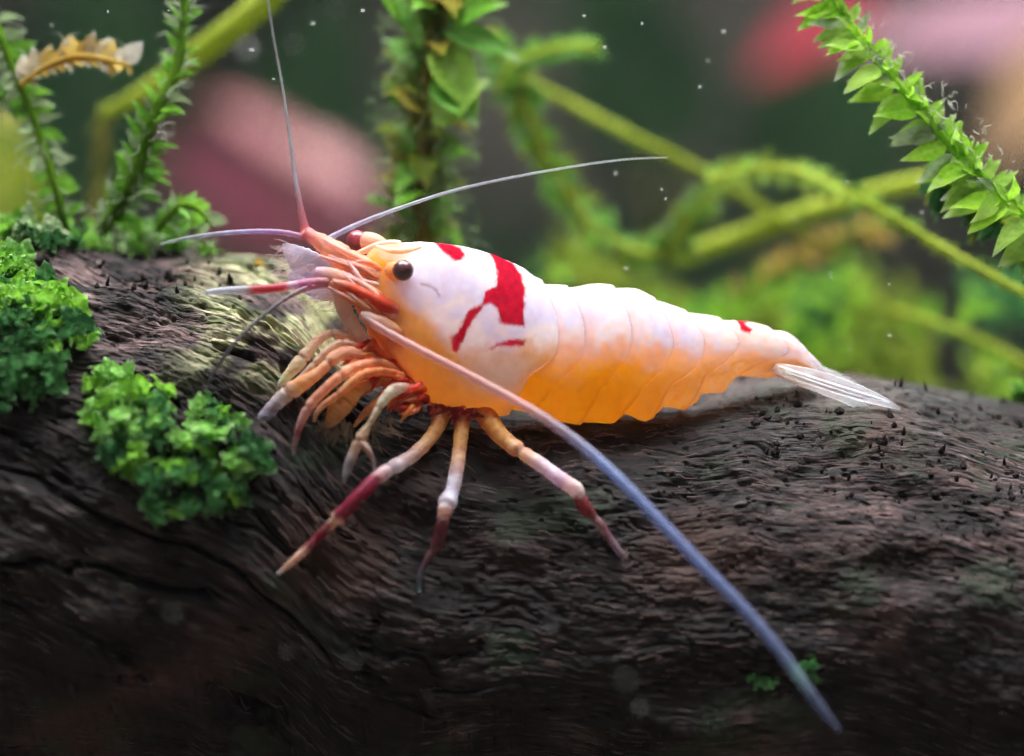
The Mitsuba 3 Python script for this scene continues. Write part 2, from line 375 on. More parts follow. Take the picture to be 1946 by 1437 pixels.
halfw = PchipInterpolator([668, 700, 760, 850, 950, 1050, 1200, 1350, 1450, 1510, 1560], [12, 42, 68, 92, 100, 98, 84, 62, 46, 36, 8])
def spine_y(px): return np.interp(px, [560, 700, 1000, 1300, 1560, 1710], [-0.75, -0.55, 0.0, 0.35, 0.75, 1.0])
NB, NA = 560, 260
bx = np.linspace(668.5, 1559.5, NB)
th = np.linspace(0, 2 * np.pi, NA, endpoint=False)
tp, bt, hw = topc(bx), botc(bx), halfw(bx)
c_, s_ = np.cos(th), np.sin(th)
ez = np.sign(c_) * np.abs(c_) ** 0.92
ey = np.sign(s_) * np.abs(s_) ** 0.85 * (1 - 0.10 * c_)
PX = bx[:, None] + 0 * th
v = (1 - ez)[None, :] / 2 + 0 * PX
PY = tp[:, None] + (bt - tp)[:, None] * v
# overlapping plates
def seg_x(px, v): return px - 30 * np.sin(np.pi * np.clip(v / .75, 0, 1)) + 62 * np.clip((v - .5) / .5, 0, 1) ** 1.3
edges = np.array([1030, 1078, 1166, 1243, 1303, 1367, 1462, 1575.])
sx = seg_x(PX, v)
band = np.zeros_like(PX); off = np.zeros_like(PX); line = np.zeros_like(PX)
for a, b in zip(edges[:-1], edges[1:]):
    u = (sx - a) / (b - a); m = (u >= 0) & (u < 1)
    off = np.where(m, 5.0 * (u - .55) + 2.0 * np.sin(np.pi * np.clip(u, 0, 1)), off); band = np.where(m, u, band)
for e in edges[:-1]:
    line = np.maximum(line, np.exp(-((sx - e + 4) / 5.0) ** 2))
off = np.where(sx < edges[0], 5 * np.exp(-((sx - edges[0]) / 40) ** 2), off)
nb = meshkit.fbm(np.stack([PX / 45, PY / 45, np.sign(s_)[None] * 3 + 0 * PX], -1), 4) - .5
off = off + .7 * (meshkit.fbm(np.stack([PX / 7, PY / 7, np.sign(s_)[None] * 3 + 0 * PX], -1), 3) - .5) + 4 * nb * np.clip((PX - 690) / 60, 0, 1) * np.clip((1540 - PX) / 60, 0, 1)
# fold lines across the lower half of each plate
off += 1.1 * np.sin((PX + PY * .8) / 9.5) * np.clip((v - .62) / .2, 0, 1) * (sx > edges[0]) * np.clip((1440 - PX) / 80, 0, 1)
fade = np.clip((PX - 668) / 30, 0, 1) * np.clip((1560 - PX) / 30, 0, 1)
off *= fade
hh = (bt - tp)[:, None] / 2
rad = 1 + off / np.maximum(np.minimum(hh, hw[:, None] * 1.2), 12)
mid = (tp + bt)[:, None] / 2
yb = spine_y(bx)[:, None]
kk = k(spine_y(bx))[:, None]
BV = np.stack([(PX - 973) * kk, yb + hw[:, None] / 100 * ey[None] * rad, (718.5 - (mid + (PY - mid) * rad)) * kk], -1)
# colours
WHITE, LAV, PEACH, ORANGE, TAN, BEIGE, RED = (np.array(c) for c in ((.90, .86, .86), (.74, .74, .92), (.93, .52, .36), (1.0, .40, .004), (.80, .40, .08), (.74, .58, .44), (.52, .010, .035)))
def sm(a, b, x):
    t = np.clip((x - a) / (b - a), 0, 1); return (t * t * (3 - 2 * t))[..., None]
fn = meshkit.fbm(np.stack([PX / 28, PY / 28, np.sign(s_)[None] * 3 + 0 * PX], -1), 4) - .5
fn2 = meshkit.fbm(np.stack([PX / 9, PY / 9, np.sign(s_)[None] * 3 + 0 * PX], -1), 3) - .5
col = WHITE + (LAV - WHITE) * sm(-.02, .25, meshkit.fbm(np.stack([PX / 60, PY / 60 + 5, 0 * PX], -1), 3) - .45)
# abdomen: white back, peach flank, orange belly
vv = v + .22 * fn + .06 * fn2
lo = np.interp(PX, [1040, 1200, 1350, 1450], [.40, .42, .50, .62]); hi = np.interp(PX, [1040, 1200, 1350, 1450], [.60, .56, .58, .66])
colb = col + (np.array([.90, .66, .64]) - col) * ((.75 * sm01(.45, .0, band) + .25 * sm01(.80, .93, band)) * np.clip(.35 + v * 2.2, 0, 1))[..., None]
colb = colb * (1 - .24 * np.exp(-((band - .015) / .045) ** 2) * (sx > edges[0]))[..., None]
ab = colb + (PEACH - colb) * (sm(lo - .12, lo + .12, vv) if False else (lambda t: (t * t * (3 - 2 * t))[..., None])(np.clip((vv - lo + .14) / .22, 0, 1)))
ORG = ORANGE + (np.array([1.0, .52, .09]) - ORANGE) * sm(1230, 1460, PX)
ab = ab + (ORG - ab) * (lambda t: (t * t * (3 - 2 * t))[..., None])(np.clip((vv - hi + .20) / .34, 0, 1))
ab = ab + (np.array([.93, .62, .42]) - ab) * (.6 * (.5 + fn2)[..., None] * sm(1150, 1420, PX))
ab = ab + (np.array([.80, .80, .95]) - ab) * (line * .35 * np.clip(1.3 - vv * 2, 0, 1))[..., None]
ab = ab + (np.array([.72, .20, .005]) - ab) * (line * .55 * np.clip(vv * 2.2 - 1.2, 0, 1))[..., None]
# carapace
cara = col.copy()
edge_lo = np.interp(PX, [668, 700, 760, 840, 880, 940, 1000, 1060], [470, 490, 556, 632, 672, 666, 652, 664]) + 26 * fn + 8 * fn2
below = (lambda t: (t * t * (3 - 2 * t))[..., None])(np.clip((PY - edge_lo + 22) / 52, 0, 1))
und = TAN + (np.array([1.0, .43, .04]) - TAN) * sm(.62, .92, v)
und = und + (BEIGE - und) * np.exp(-(((PX - 955) / 75) ** 2 + ((PY - 705) / 42) ** 2) ** 1.5)[..., None]
und = und + (np.array([.80, .42, .18]) - und) * sm(820, 700, PX)
cara = cara + (und - cara) * below
face = sm(790, 735, PX + 14 * fn + .25 * (PY - 520))
cara = cara + (np.array([.95, .46, .13]) - cara) * face * (.62 + .5 * np.clip(.5 + 1.6 * fn, 0, 1))[..., None]
cara = cara + (np.array([.92, .74, .66]) - cara) * sm(500, 468, PY + 22 * fn) * sm(720, 820, PX) * .6
body = cara + (ab - cara) * sm(edges[0] - 3, edges[0] + 3, sx)
body = body + (np.array([.80, .40, .12]) - body) * (np.exp(-((sx - edges[0] + 8) / 9) ** 2) * np.clip((PY - 640) / 40, 0, 1) * .6)[..., None]
def poly(pts, ox, oy, s): return shapely.Polygon([(ox + a / s, oy + b / s) for a, b in pts])
reds = [poly([(600, 190), (700, 205), (770, 240), (800, 280), (790, 310), (735, 322), (690, 290), (655, 250)], 640, 400, 3.266),
        poly([(930, 240), (1020, 275), (1085, 330), (1140, 400), (1170, 490), (1165, 600), (1160, 730), (1090, 722), (1010, 700), (1000, 620), (960, 590), (915, 605), (870, 660), (830, 730), (800, 790), (755, 885), (730, 880), (715, 780), (760, 755), (790, 690), (830, 620), (900, 590), (925, 520), (990, 480), (1000, 400), (980, 320)], 640, 400, 3.266),
        poly([(930, 875), (1000, 830), (1090, 805), (1170, 810), (1150, 840), (1110, 850), (1020, 845)], 640, 400, 3.266),
        poly([(1045, 330), (1110, 350), (1090, 365), (1125, 395), (1105, 410), (1065, 395), (1060, 370)], 1000, 480, 2.63)]
fn3 = meshkit.fbm(np.stack([PX / 4, PY / 4, 0 * PX + 3], -1), 2) - .5
pts_ = shapely.points((PX + 6 * fn2 + 5 * fn3).ravel(), (PY + 6 * fn + 5 * fn3).ravel())
for r_ in reds:
    near = np.where((np.abs(PX.ravel() - r_.centroid.x) < 130) & (np.abs(PY.ravel() - r_.centroid.y) < 130))[0]
    inside = shapely.contains(r_, pts_[near]); d = shapely.distance(r_.boundary, pts_[near])
    sd = np.where(inside, d, -d)
    a = np.zeros(PX.size); t = np.clip((sd + 3.5) / 7, 0, 1); a[near] = t * t * (3 - 2 * t)
    a *= np.clip(1.12 + .25 * fn3.ravel() + .3 * fn2.ravel(), 0, 1)
    body = body + (RED * (1 + .5 * fn2[..., None]) - body) * a.reshape(PX.shape)[..., None]
# short dark groove on the cheek
gd = shapely.distance(shapely.LineString([(803, 542), (820, 548), (832, 556), (838, 567)]), pts_).reshape(PX.shape)
body = body + (np.array([.30, .22, .26]) - body) * (np.exp(-(gd / 2.6) ** 2) * .7)[..., None]
mot = meshkit.fbm(np.stack([PX / 16, PY / 16, np.sign(s_)[None] * 3 + 9 + 0 * PX], -1), 4) - .5
body = body * (1 + np.array([.06, .20, .18]) * mot[..., None] + .12 * fn2[..., None])
body = np.clip(body, .003, .985)
i, j = np.meshgrid(np.arange(NB - 1), np.arange(NA), indexing='ij')
BF = np.stack([i * NA + j, (i + 1) * NA + j, (i + 1) * NA + (j + 1) % NA, i * NA + (j + 1) % NA], -1).reshape(-1, 4)
BF = np.vstack([BF[:, [0, 1, 2]], BF[:, [0, 2, 3]]])
BV_ = np.vstack([BV.reshape(-1, 3), BV[0].mean(0), BV[-1].mean(0)])
j = np.arange(NA); n0 = NB * NA
BF = np.vstack([BF, np.stack([j * 0 + n0, j, (j + 1) % NA], 1), np.stack([j * 0 + n0 + 1, (NB - 1) * NA + (j + 1) % NA, (NB - 1) * NA + j], 1)])
bc = np.vstack([body.reshape(-1, 3), body[0].mean(0), body[-1].mean(0)])
part(shrimp, 'body', BV_, BF, 'mat_shell', color=bc)

def limb(name, pts, stops, n=60, sides=14, lump=.25, mat='mat_limb', parent=None, label=None, flat=1.0, speck=.25, joints=(), ring=0):
    pts = np.asarray(pts, float)
    W = np.c_[P(pts[:, 0], pts[:, 1], pts[:, 2]), pts[:, 3] * k(pts[:, 2])]
    n = max(n, 140) if len(joints) else n
    S, s = spline(W, n)
    R = np.maximum(S[:, 3], 1e-3)
    for tj in joints:
        R = R * (1 - .20 * np.exp(-((s - tj) / .012) ** 2) + .12 * np.exp(-((s - tj + .03) / .022) ** 2))
    if ring: R = R * (1 + .035 * np.sin(s * ring * 2 * np.pi))
    V, F = tube(S[:, :3], R, sides, flat)
    t = np.r_[np.repeat(s, sides), 0, 1]
    sd = len(used) % 17
    if lump:
        c0 = np.r_[np.repeat(S[:, :3], sides, axis=0), S[:1, :3], S[-1:, :3]]
        V = c0 + (V - c0) * (1 + lump * (meshkit.fbm(V * 6 + sd * 3.7, 3) - 0.5) + .35 * lump * (meshkit.fbm(V * 16 + sd, 2) - .5))[:, None]
    c = ramp(np.clip(t + .05 * (meshkit.fbm(V * 12 + sd, 2) - .5), 0, 1), stops)
    m1, m2 = meshkit.fbm(V * 7 + sd, 3) - .5, meshkit.fbm(V * 18 + sd, 2) - .5
    c = c * (1 + speck * (np.array([.8, 1.7, 1.7]) * m1[:, None] * 1.6 + 1.4 * m2[:, None]))
    for tj in joints:
        c = c * (1 - .35 * np.exp(-((t - tj - .004) / .008) ** 2))[:, None]
    return part(parent or shrimp, name, V, F, mat, color=np.clip(c, .004, .97), label=label)

OR, PE, WH, RD, PK, DK = (.85, .36, .10), (.90, .58, .42), (.84, .78, .84), (.27, .025, .055), (.88, .62, .60), (.12, .05, .06)
# walking legs, feet on the wood
def foot(px, py): return float(wood_at(px, py)[0][1]) - 0.03
f1, f2, f3 = foot(530, 1088), foot(797, 1122), foot(1185, 1053)
limb('walking_leg', [(845, 778, -.55, 17), (822, 826, -.9, 14), (775, 872, -1.3, 13), (725, 902, -1.6, 14), (690, 935, f1 * .6 - .7, 14.5), (632, 994, f1 * .8 - .35, 12), (622, 1004, f1 * .8 - .3, 10), (575, 1050, f1 * .9 - .15, 8.5), (528, 1090, f1, 3.5)],
     [(0, OR), (.16, (.80, .45, .16)), (.24, PE), (.36, WH), (.42, PK), (.48, RD), (.66, RD), (.685, PE), (.71, PE), (.725, RD), (.84, RD), (.88, PE), (.95, PE), (1, WH)], n=90, speck=.45, joints=(.38, .70), label='longest walking leg, banded red and white, reaching towards lower left')
limb('walking_leg', [(882, 780, -.5, 17), (877, 820, -.75, 14), (870, 880, -1.1, 14), (858, 935, -1.4, 14), (848, 962, -1.6, 17), (843, 980, f2 * .7 - .5, 12), (834, 1025, f2 * .8 - .3, 12.5), (826, 1042, f2 * .85 - .2, 9), (797, 1125, f2, 4)],
     [(0, OR), (.2, (.80, .45, .16)), (.3, PE), (.40, WH), (.48, (.70, .66, .80)), (.53, WH), (.58, PK), (.60, PE), (.63, (.20, .05, .06)), (.74, (.16, .04, .05)), (.78, (.3, .12, .12)), (.84, (.14, .06, .08)), (1, (.12, .17, .19))], n=90, speck=.45, joints=(.56, .79), label='middle walking leg pointing straight down')
limb('walking_leg', [(918, 778, -.5, 22), (940, 815, -.75, 18), (975, 848, -1.0, 15), (1035, 888, -1.3, 14), (1078, 920, -1.5, 15), (1095, 932, -1.55, 14), (1112, 965, f3 * .8 - .3, 12.5), (1122, 975, f3 * .85 - .2, 9), (1180, 1052, f3, 7), (1188, 1060, f3, 3)],
     [(0, (.88, .38, .06)), (.2, (.82, .46, .16)), (.34, PE), (.42, (.84, .66, .72)), (.52, (.80, .62, .72)), (.55, (.6, .4, .5)), (.58, PK), (.64, (.9, .72, .68)), (.665, (.36, .08, .08)), (.75, (.30, .05, .06)), (.78, (.42, .22, .24)), (.86, (.26, .10, .13)), (1, (.42, .36, .44))], n=90, speck=.45, joints=(.30, .655, .77), label='rear walking leg pointing towards lower right')
# tail fan
def blade(pts, stops, label=None, name='tail_blade', flat=.28):
    limb(name, pts, stops, n=60, sides=18, lump=.15, mat='mat_shell', flat=flat, label=label)
blade([(1440, 660, .62, 26), (1490, 668, .62, 34), (1525, 690, .7, 24), (1556, 706, .7, 12), (1566, 714, .7, 3)], [(0, PE), (.3, WH), (1, (.86, .84, .90))], 'pale tail plate over the tail fan', 'telson', flat=.7)
TW_ = [(0, (.96, .88, .80)), (.4, (.97, .94, .95)), (.85, (.92, .92, .95)), (1, (.6, .64, .66))]
blade([(1464, 698, .25, 8), (1500, 706, .1, 13), (1560, 722, .0, 16), (1625, 744, .0, 15), (1680, 764, .05, 9), (1710, 777, .05, 2)], TW_, flat=.16)
blade([(1470, 704, .40, 7), (1525, 724, .25, 11), (1580, 744, .2, 12), (1630, 768, .2, 9), (1664, 788, .2, 2)], [(0, (.90, .74, .56)), (.5, (.88, .80, .80)), (1, (.5, .52, .52))], flat=.16)
blade([(1475, 690, .95, 6), (1540, 702, 1.1, 12), (1600, 724, 1.15, 11), (1652, 748, 1.15, 2)], TW_, flat=.16)
for (a, b) in (((1480, 698), (1690, 764)), ((1490, 706), (1650, 760))):
    limb('tail_rib', [(a[0], a[1], .02, 4), ((a[0] + b[0]) / 2, (a[1] + b[1]) / 2 + 2, -.06, 4.5), (b[0], b[1], -.02, 1.5)], [(0, (.95, .90, .84)), (1, (.9, .9, .95))], n=30, sides=8, lump=.2)
# eyes
def eye(px, py, y, r, stalk, label, tone=(.030, .010, .011), skin=(.94, .50, .20)):
    c = P(px, py, y)
    V, F, t = strand(stalk, 16, 14, .1)
    kq = part(shrimp, 'eye_stalk', V, F, 'mat_limb', color=np.tile(skin, (len(V), 1)) * (1 + .5 * (meshkit.fbm(V * 8, 3) - .5)[:, None]))
    V, F = ball(c, r * k(y), 4, (1, .9, 1))
    d = meshkit.fbm((V - c) * 9, 3)
    part(shrimp, 'eye', V, F, 'mat_eye', color=np.array(tone) + d[:, None] * np.array(tone) * 3, label=label)
eye(766, 514, -1.22, 20, [(735, 520, -.65, 22), (752, 516, -.95, 20), (764, 514, -1.15, 14)], 'near black eye on the side of the head')
eye(679, 459, .30, 21, [(728, 474, .05, 16), (710, 462, .12, 19), (692, 458, .2, 17)], 'far eye, dark red, showing over the top of the head', (.10, .012, .016), (.95, .60, .44))
# stalks of the feelers and the plates of the head
limb('antenna_stalk', [(735, 545, -.75, 22), (690, 518, -.8, 26), (640, 482, -.8, 22), (605, 458, -.8, 16), (578, 440, -.8, 11)], [(0, PE), (.4, (.88, .46, .30)), (.75, (.88, .50, .36)), (1, (.84, .36, .36))], lump=.5)
limb('antenna_stalk', [(745, 590, -.85, 20), (690, 556, -1.0, 22), (640, 530, -1.05, 18), (600, 520, -1.0, 12)], [(0, PE), (.3, (.86, .42, .26)), (.5, (.80, .22, .12)), (.8, (.9, .56, .42)), (1, (.8, .6, .74))], lump=.5)
limb('antenna_stalk', [(770, 600, -.9, 16), (715, 572, -1.15, 14), (665, 548, -1.2, 11), (632, 536, -1.2, 7)], [(0, (.9, .6, .4)), (.25, (.75, .10, .05)), (.75, (.80, .14, .06)), (1, (.9, .5, .36))], lump=.4, label='red streaked feeler stalk under the head')
limb('antenna_stalk', [(770, 640, -.85, 20), (728, 616, -1.1, 15), (704, 604, -1.15, 13), (686, 598, -1.15, 9)], [(0, TAN), (.4, (.95, .58, .34)), (1, (.9, .66, .6))], lump=.4)
limb('antenna_scale', [(670, 538, -.5, 12), (620, 520, -.55, 27), (576, 496, -.55, 26), (548, 474, -.5, 13), (538, 464, -.5, 2)], [(0, PE), (.35, (.82, .74, .84)), (1, (.74, .74, .88))], lump=.3, speck=.2, mat='mat_glassy', flat=.22, label='white leaf shaped plate in front of the head')
limb('antenna_scale', [(650, 560, .0, 10), (605, 545, -.05, 24), (570, 530, -.1, 20), (548, 520, -.1, 6)], [(0, PE), (.35, (.76, .66, .80)), (1, (.66, .62, .80))], lump=.3, speck=.2, mat='mat_glassy', flat=.22)
limb('cheek_spine', [(715, 470, -.6, 6), (738, 478, -.75, 8), (800, 470, -.7, 4)], [(0, (.9, .7, .5)), (1, (.9, .7, .5))], lump=.1)
limb('head_spike', [(760, 466, -.5, 9), (720, 468, -.5, 9), (690, 478, -.52, 6), (662, 486, -.55, 2)], [(0, (.9, .72, .62)), (1, (.9, .55, .36))], lump=.2)
limb('throat', [(720, 535, -.45, 30), (722, 580, -.5, 36), (735, 630, -.5, 36), (762, 680, -.45, 34), (800, 730, -.4, 30), (830, 756, -.3, 16)], [(0, (.95, .55, .26)), (.4, (.95, .58, .34)), (.7, (.90, .34, .12)), (1, (.92, .36, .10))], lump=.3, speck=.3)
limb('mouth_plate', [(640, 545, -.7, 8), (655, 590, -.75, 15), (680, 635, -.8, 14), (700, 662, -.8, 4)], [(0, (.9, .6, .5)), (.5, (.9, .72, .62)), (1, (.9, .6, .5))], lump=.2, flat=.5)
limb('cheek_lobe', [(700, 572, -.95, 8), (730, 586, -1.05, 13), (750, 598, -1.05, 10), (762, 612, -.98, 4)], [(0, (.95, .52, .26)), (.6, (.95, .74, .56)), (1, (.92, .6, .34))], lump=.5, speck=.35)

for q_ in range(22):
    a = rng.uniform(0, 1); x0 = 735 - rng.uniform(0, 30); y0 = 500 + a * 110
    x1 = 600 + rng.uniform(0, 70); y1 = 470 + a * 75 + rng.normal(0, 10)
    c0 = np.array([(.95, .60, .46), (.92, .42, .20), (.95, .72, .62), (.90, .36, .18)][q_ % 4])
    limb('head_bristle_base', [(x0, y0, -.8 - .3 * a, 7), ((x0 + x1) / 2, (y0 + y1) / 2 + rng.normal(0, 5), -1.0 - .25 * a, 6), (x1, y1, -.95 - .2 * a, 2)], [(0, c0), (.5, c0), (1, (.92, .66, .66))], n=20, sides=8, lump=.7)
# feelers
GREY, BLUE, VIO = (.55, .53, .56), (.30, .36, .58), (.62, .52, .72)
scene['mat_front'] = {**scene['mat_feeler'], 'spec_trans': .60}
scene['mat_clear'] = {**scene['mat_feeler'], 'spec_trans': .82, 'base_color': VC}
def feeler(pts, stops, label=None, n=120, speck=.2, mat='mat_feeler'):
    limb('antenna', pts, stops, n=n, sides=8, lump=.12, mat=mat, ring=n / 8, label=label, speck=speck)
feeler([(582, 446, -.8, 10), (572, 400, -.75, 6.5), (560, 330, -.6, 4.2), (548, 240, -.3, 3.0), (536, 160, 0, 2.6), (518, 60, .3, 2.2), (508, -30, .5, 2.0)], [(0, (.85, .32, .34)), (.10, (.7, .36, .42)), (.2, (.62, .56, .62)), (.3, GREY), (1, (.34, .34, .33))], 'long grey feeler standing straight up from the head')
feeler([(618, 458, -.45, 6), (700, 418, -.3, 4.6), (770, 392, -.2, 3.6), (850, 366, -.1, 3.0), (960, 340, 0, 2.4), (1080, 318, .1, 1.9), (1180, 304, .2, 1.5), (1268, 300, .3, 1.1)], [(0, (.66, .62, .78)), (.3, (.72, .74, .80)), (1, (.60, .62, .56))], 'fine pale feeler sweeping back over the head to the upper right')
feeler([(592, 458, -.8, 6), (560, 446, -.85, 5.5), (500, 440, -.9, 5), (430, 443, -.95, 4.5), (360, 452, -1.0, 3.6), (305, 464, -1.0, 2)], [(0, (.82, .5, .6)), (.3, (.66, .48, .74)), (.6, (.60, .60, .72)), (1, (.46, .48, .46))], 'violet feeler curving left over the moss')
feeler([(625, 536, -1.1, 11), (575, 540, -1.15, 9), (525, 547, -1.2, 8), (460, 551, -1.2, 8), (392, 556, -1.2, 5)], [(0, (.86, .5, .5)), (.22, (.7, .3, .48)), (.30, (.86, .7, .8)), (.36, (.72, .16, .20)), (.6, (.66, .16, .18)), (.68, (.66, .62, .66)), (1, (.72, .72, .80))], 'short thick feeler, red then white, pointing left')
feeler([(612, 540, -1.0, 8), (560, 558, -1.3, 5), (505, 596, -1.6, 4), (450, 648, -1.9, 3.6), (400, 722, -2.2, 3)], [(0, (.8, .5, .6)), (.4, (.4, .36, .4)), (1, (.2, .17, .18))], 'faint dark feeler hanging down in front of the log', mat='mat_clear')
feeler([(686, 600, -1.15, 9), (760, 645, -1.5, 8.2), (850, 692, -1.8, 8), (940, 740, -2.0, 9), (1020, 786, -2.3, 9.2), (1100, 842, -2.6, 9.6), (1200, 934, -3.0, 10), (1310, 1050, -3.3, 10.5), (1420, 1164, -3.5, 10.5), (1500, 1262, -3.6, 10.5), (1560, 1346, -3.6, 9.5), (1594, 1388, -3.6, 4)],
       [(0, (.88, .60, .56)), (.33, (.86, .60, .58)), (.40, (.60, .54, .68)), (.46, (.52, .62, .95)), (.7, (.46, .55, .85)), (.87, (.40, .46, .68)), (.885, (.52, .72, .78)), (.91, (.50, .68, .74)), (.93, (.32, .36, .52)), (1, (.24, .26, .38))], 'thick blue grey feeler trailing across the body to the lower right', n=260, speck=.08, mat='mat_front')

# front claws and mouth limbs
def claw(pts, stops, label=None, **kw): return limb('claw_leg', [(a, b, c, d * (.74 + .12 * math.sin(a * .37 + b))) for a, b, c, d in pts], stops, n=110, sides=14, lump=.26, speck=.45, joints=(.40, .68) if len(pts) > 5 else (), label=label, **kw)
claw([(720, 690, -.6, 16), (670, 655, -.8, 18), (628, 634, -.95, 13), (600, 652, -1.0, 12), (568, 690, -1.05, 15), (540, 722, -1.05, 13), (522, 748, -1.0, 8)], [(0, (.88, .40, .2)), (.4, (.9, .58, .42)), (.65, (.88, .66, .48)), (.85, (.86, .76, .5)), (1, (.86, .78, .6))], 'front claw leg folded against the log')
claw([(740, 700, -.8, 17), (690, 678, -1.05, 17), (652, 672, -1.2, 15), (610, 704, -1.3, 15), (565, 735, -1.3, 18), (530, 762, -1.2, 20), (505, 790, -1.15, 19), (482, 805, -1.1, 11), (470, 802, -1.1, 4)], [(0, (.85, .32, .14)), (.35, (.9, .52, .34)), (.6, (.88, .50, .22)), (.72, (.84, .68, .64)), (.85, (.72, .64, .80)), (1, (.80, .80, .92))], 'violet tipped claw leg touching the moss')
claw([(752, 706, -.9, 14), (700, 692, -1.3, 13), (668, 702, -1.45, 13), (620, 738, -1.5, 14), (586, 776, -1.45, 13), (568, 815, -1.4, 9), (556, 868, -1.35, 3)], [(0, (.84, .28, .1)), (.3, (.9, .46, .26)), (.6, (.88, .50, .34)), (.75, (.84, .5, .44)), (.85, (.46, .14, .18)), (1, (.66, .56, .56))], 'slim orange claw leg with a dark red tip')
claw([(530, 770, -1.1, 10), (518, 795, -1.15, 11), (510, 815, -1.15, 8), (508, 834, -1.15, 3)], [(0, (.8, .6, .6)), (.5, (.62, .46, .56)), (1, (.55, .5, .6))])
claw([(770, 720, -.7, 12), (725, 722, -1.0, 14), (690, 735, -1.2, 17), (652, 766, -1.3, 25), (632, 796, -1.3, 22), (622, 812, -1.25, 8)], [(0, (.85, .32, .12)), (.4, (.86, .48, .16)), (.7, (.80, .42, .16)), (1, (.62, .40, .2))], 'stout tan mouth limb fringed with bristles')
claw([(775, 730, -.9, 10), (757, 738, -1.3, 14), (744, 744, -1.45, 14), (722, 772, -1.55, 10), (702, 806, -1.6, 9), (690, 826, -1.6, 13), (676, 852, -1.6, 13), (664, 880, -1.6, 12), (654, 918, -1.6, 4)], [(0, (.8, .35, .2)), (.15, (.82, .76, .62)), (.4, (.74, .66, .48)), (.55, (.66, .52, .34)), (.72, (.72, .46, .34)), (.85, (.42, .36, .38)), (1, (.55, .55, .60))], 'pale claw leg ending in an open pincer')
claw([(682, 838, -1.6, 9), (695, 850, -1.65, 9), (706, 868, -1.65, 7), (712, 896, -1.65, 2.5)], [(0, (.66, .5, .36)), (.5, (.6, .42, .36)), (1, (.42, .36, .36))])
claw([(735, 690, -.7, 12), (690, 668, -.95, 12), (648, 652, -1.1, 11), (612, 676, -1.15, 10), (584, 706, -1.15, 11), (556, 734, -1.12, 8), (545, 748, -1.1, 3)], [(0, (.9, .40, .18)), (.4, (.95, .62, .46)), (.7, (.95, .70, .52)), (1, (.9, .74, .66))], 'upper pale orange limb of the front bundle')
claw([(765, 715, -1.0, 11), (715, 706, -1.35, 11), (682, 716, -1.5, 11), (645, 748, -1.52, 10), (612, 772, -1.5, 9), (598, 800, -1.45, 4)], [(0, (.88, .26, .08)), (.5, (.95, .46, .2)), (1, (.86, .5, .3))])
claw([(790, 745, -.9, 12), (760, 752, -1.1, 13), (725, 764, -1.2, 13), (694, 786, -1.2, 10), (672, 812, -1.2, 4)], [(0, (.80, .18, .08)), (.5, (.88, .40, .14)), (1, (.7, .4, .2))])
# tangle of mouth parts and gills
for q_ in range(110):
    a = rng.uniform(0, 1); x0 = 690 + a * 110 + rng.normal(0, 10); y0 = 668 + a * 92 + rng.normal(0, 12); y_ = -.55 - rng.uniform(.2, .55)
    an = math.radians(rng.uniform(120, 240)); L_ = rng.uniform(25, 60)
    c0 = np.array([.90, .26 + rng.uniform(-.12, .18), .06 + rng.uniform(0, .12)]) if q_ % 5 else np.array([.60, .06, .03])
    limb('mouth_limb', [(x0, y0, y_ + .2, 6.5), (x0 + .5 * L_ * math.cos(an), y0 + .35 * L_ * math.sin(an) + 4, y_ - .1, 5), (x0 + L_ * math.cos(an), y0 + L_ * .5 * math.sin(an) + rng.uniform(0, 26), y_ - .1, 1.2)], [(0, c0), (1, c0 * 1.1)], n=16, sides=8, lump=.4)
for q_ in range(44):
    x0 = rng.uniform(760, 905); y0 = 762 + rng.normal(0, 8) + (x0 > 810) * 18; c0 = np.array([.42, .05, .06]) if q_ % 3 else np.array([.70, .22, .12])
    an = rng.uniform(.3, 2.8); L_ = rng.uniform(14, 34)
    limb('mouth_limb', [(x0, y0 - 8, -.6, 6), (x0 + .6 * L_ * math.cos(an), y0 + .3 * L_ * math.sin(an), -.75, 4.5), (x0 + L_ * math.cos(an), y0 + .5 * L_ * math.sin(an), -.8, 1.2)], [(0, c0), (1, c0 * 1.1)], n=14, sides=8, lump=.5)
bm = []
def bristle(px, py, y, ang, L_, r=.9):
    e = (px + L_ * math.cos(ang), py + L_ * math.sin(ang), y + rng.normal(0, .1))
    V, F, t = strand([(px, py, y, r), ((px + e[0]) / 2 + rng.normal(0, 2), (py + e[1]) / 2, y, r * .8), (*e, r * .3)], 6, 4)
    bm.append((V, F))
for q_ in range(60): bristle(rng.uniform(608, 668), rng.uniform(795, 822), -1.3, math.radians(rng.uniform(60, 130)), rng.uniform(12, 38))
for q_ in range(30): bristle(rng.uniform(690, 745), rng.uniform(790, 830), -1.3, math.radians(rng.uniform(10, 120)), rng.uniform(12, 40))
for q_ in range(24): bristle(rng.uniform(502, 530), rng.uniform(800, 825), -1.15, math.radians(rng.uniform(60, 120)), rng.uniform(8, 22))
for q_ in range(20): bristle(rng.uniform(552, 566), rng.uniform(840, 868), -1.35, math.radians(rng.uniform(50, 130)), rng.uniform(6, 20))
for q_ in range(12): bristle(1184 + rng.normal(0, 4), 1054 + rng.normal(0, 4), f3, math.radians(rng.uniform(-60, 120)), rng.uniform(5, 12))
V, F, _ = join(bm)
part(shrimp, 'bristles', V, F, 'mat_bristle', stuff=True)

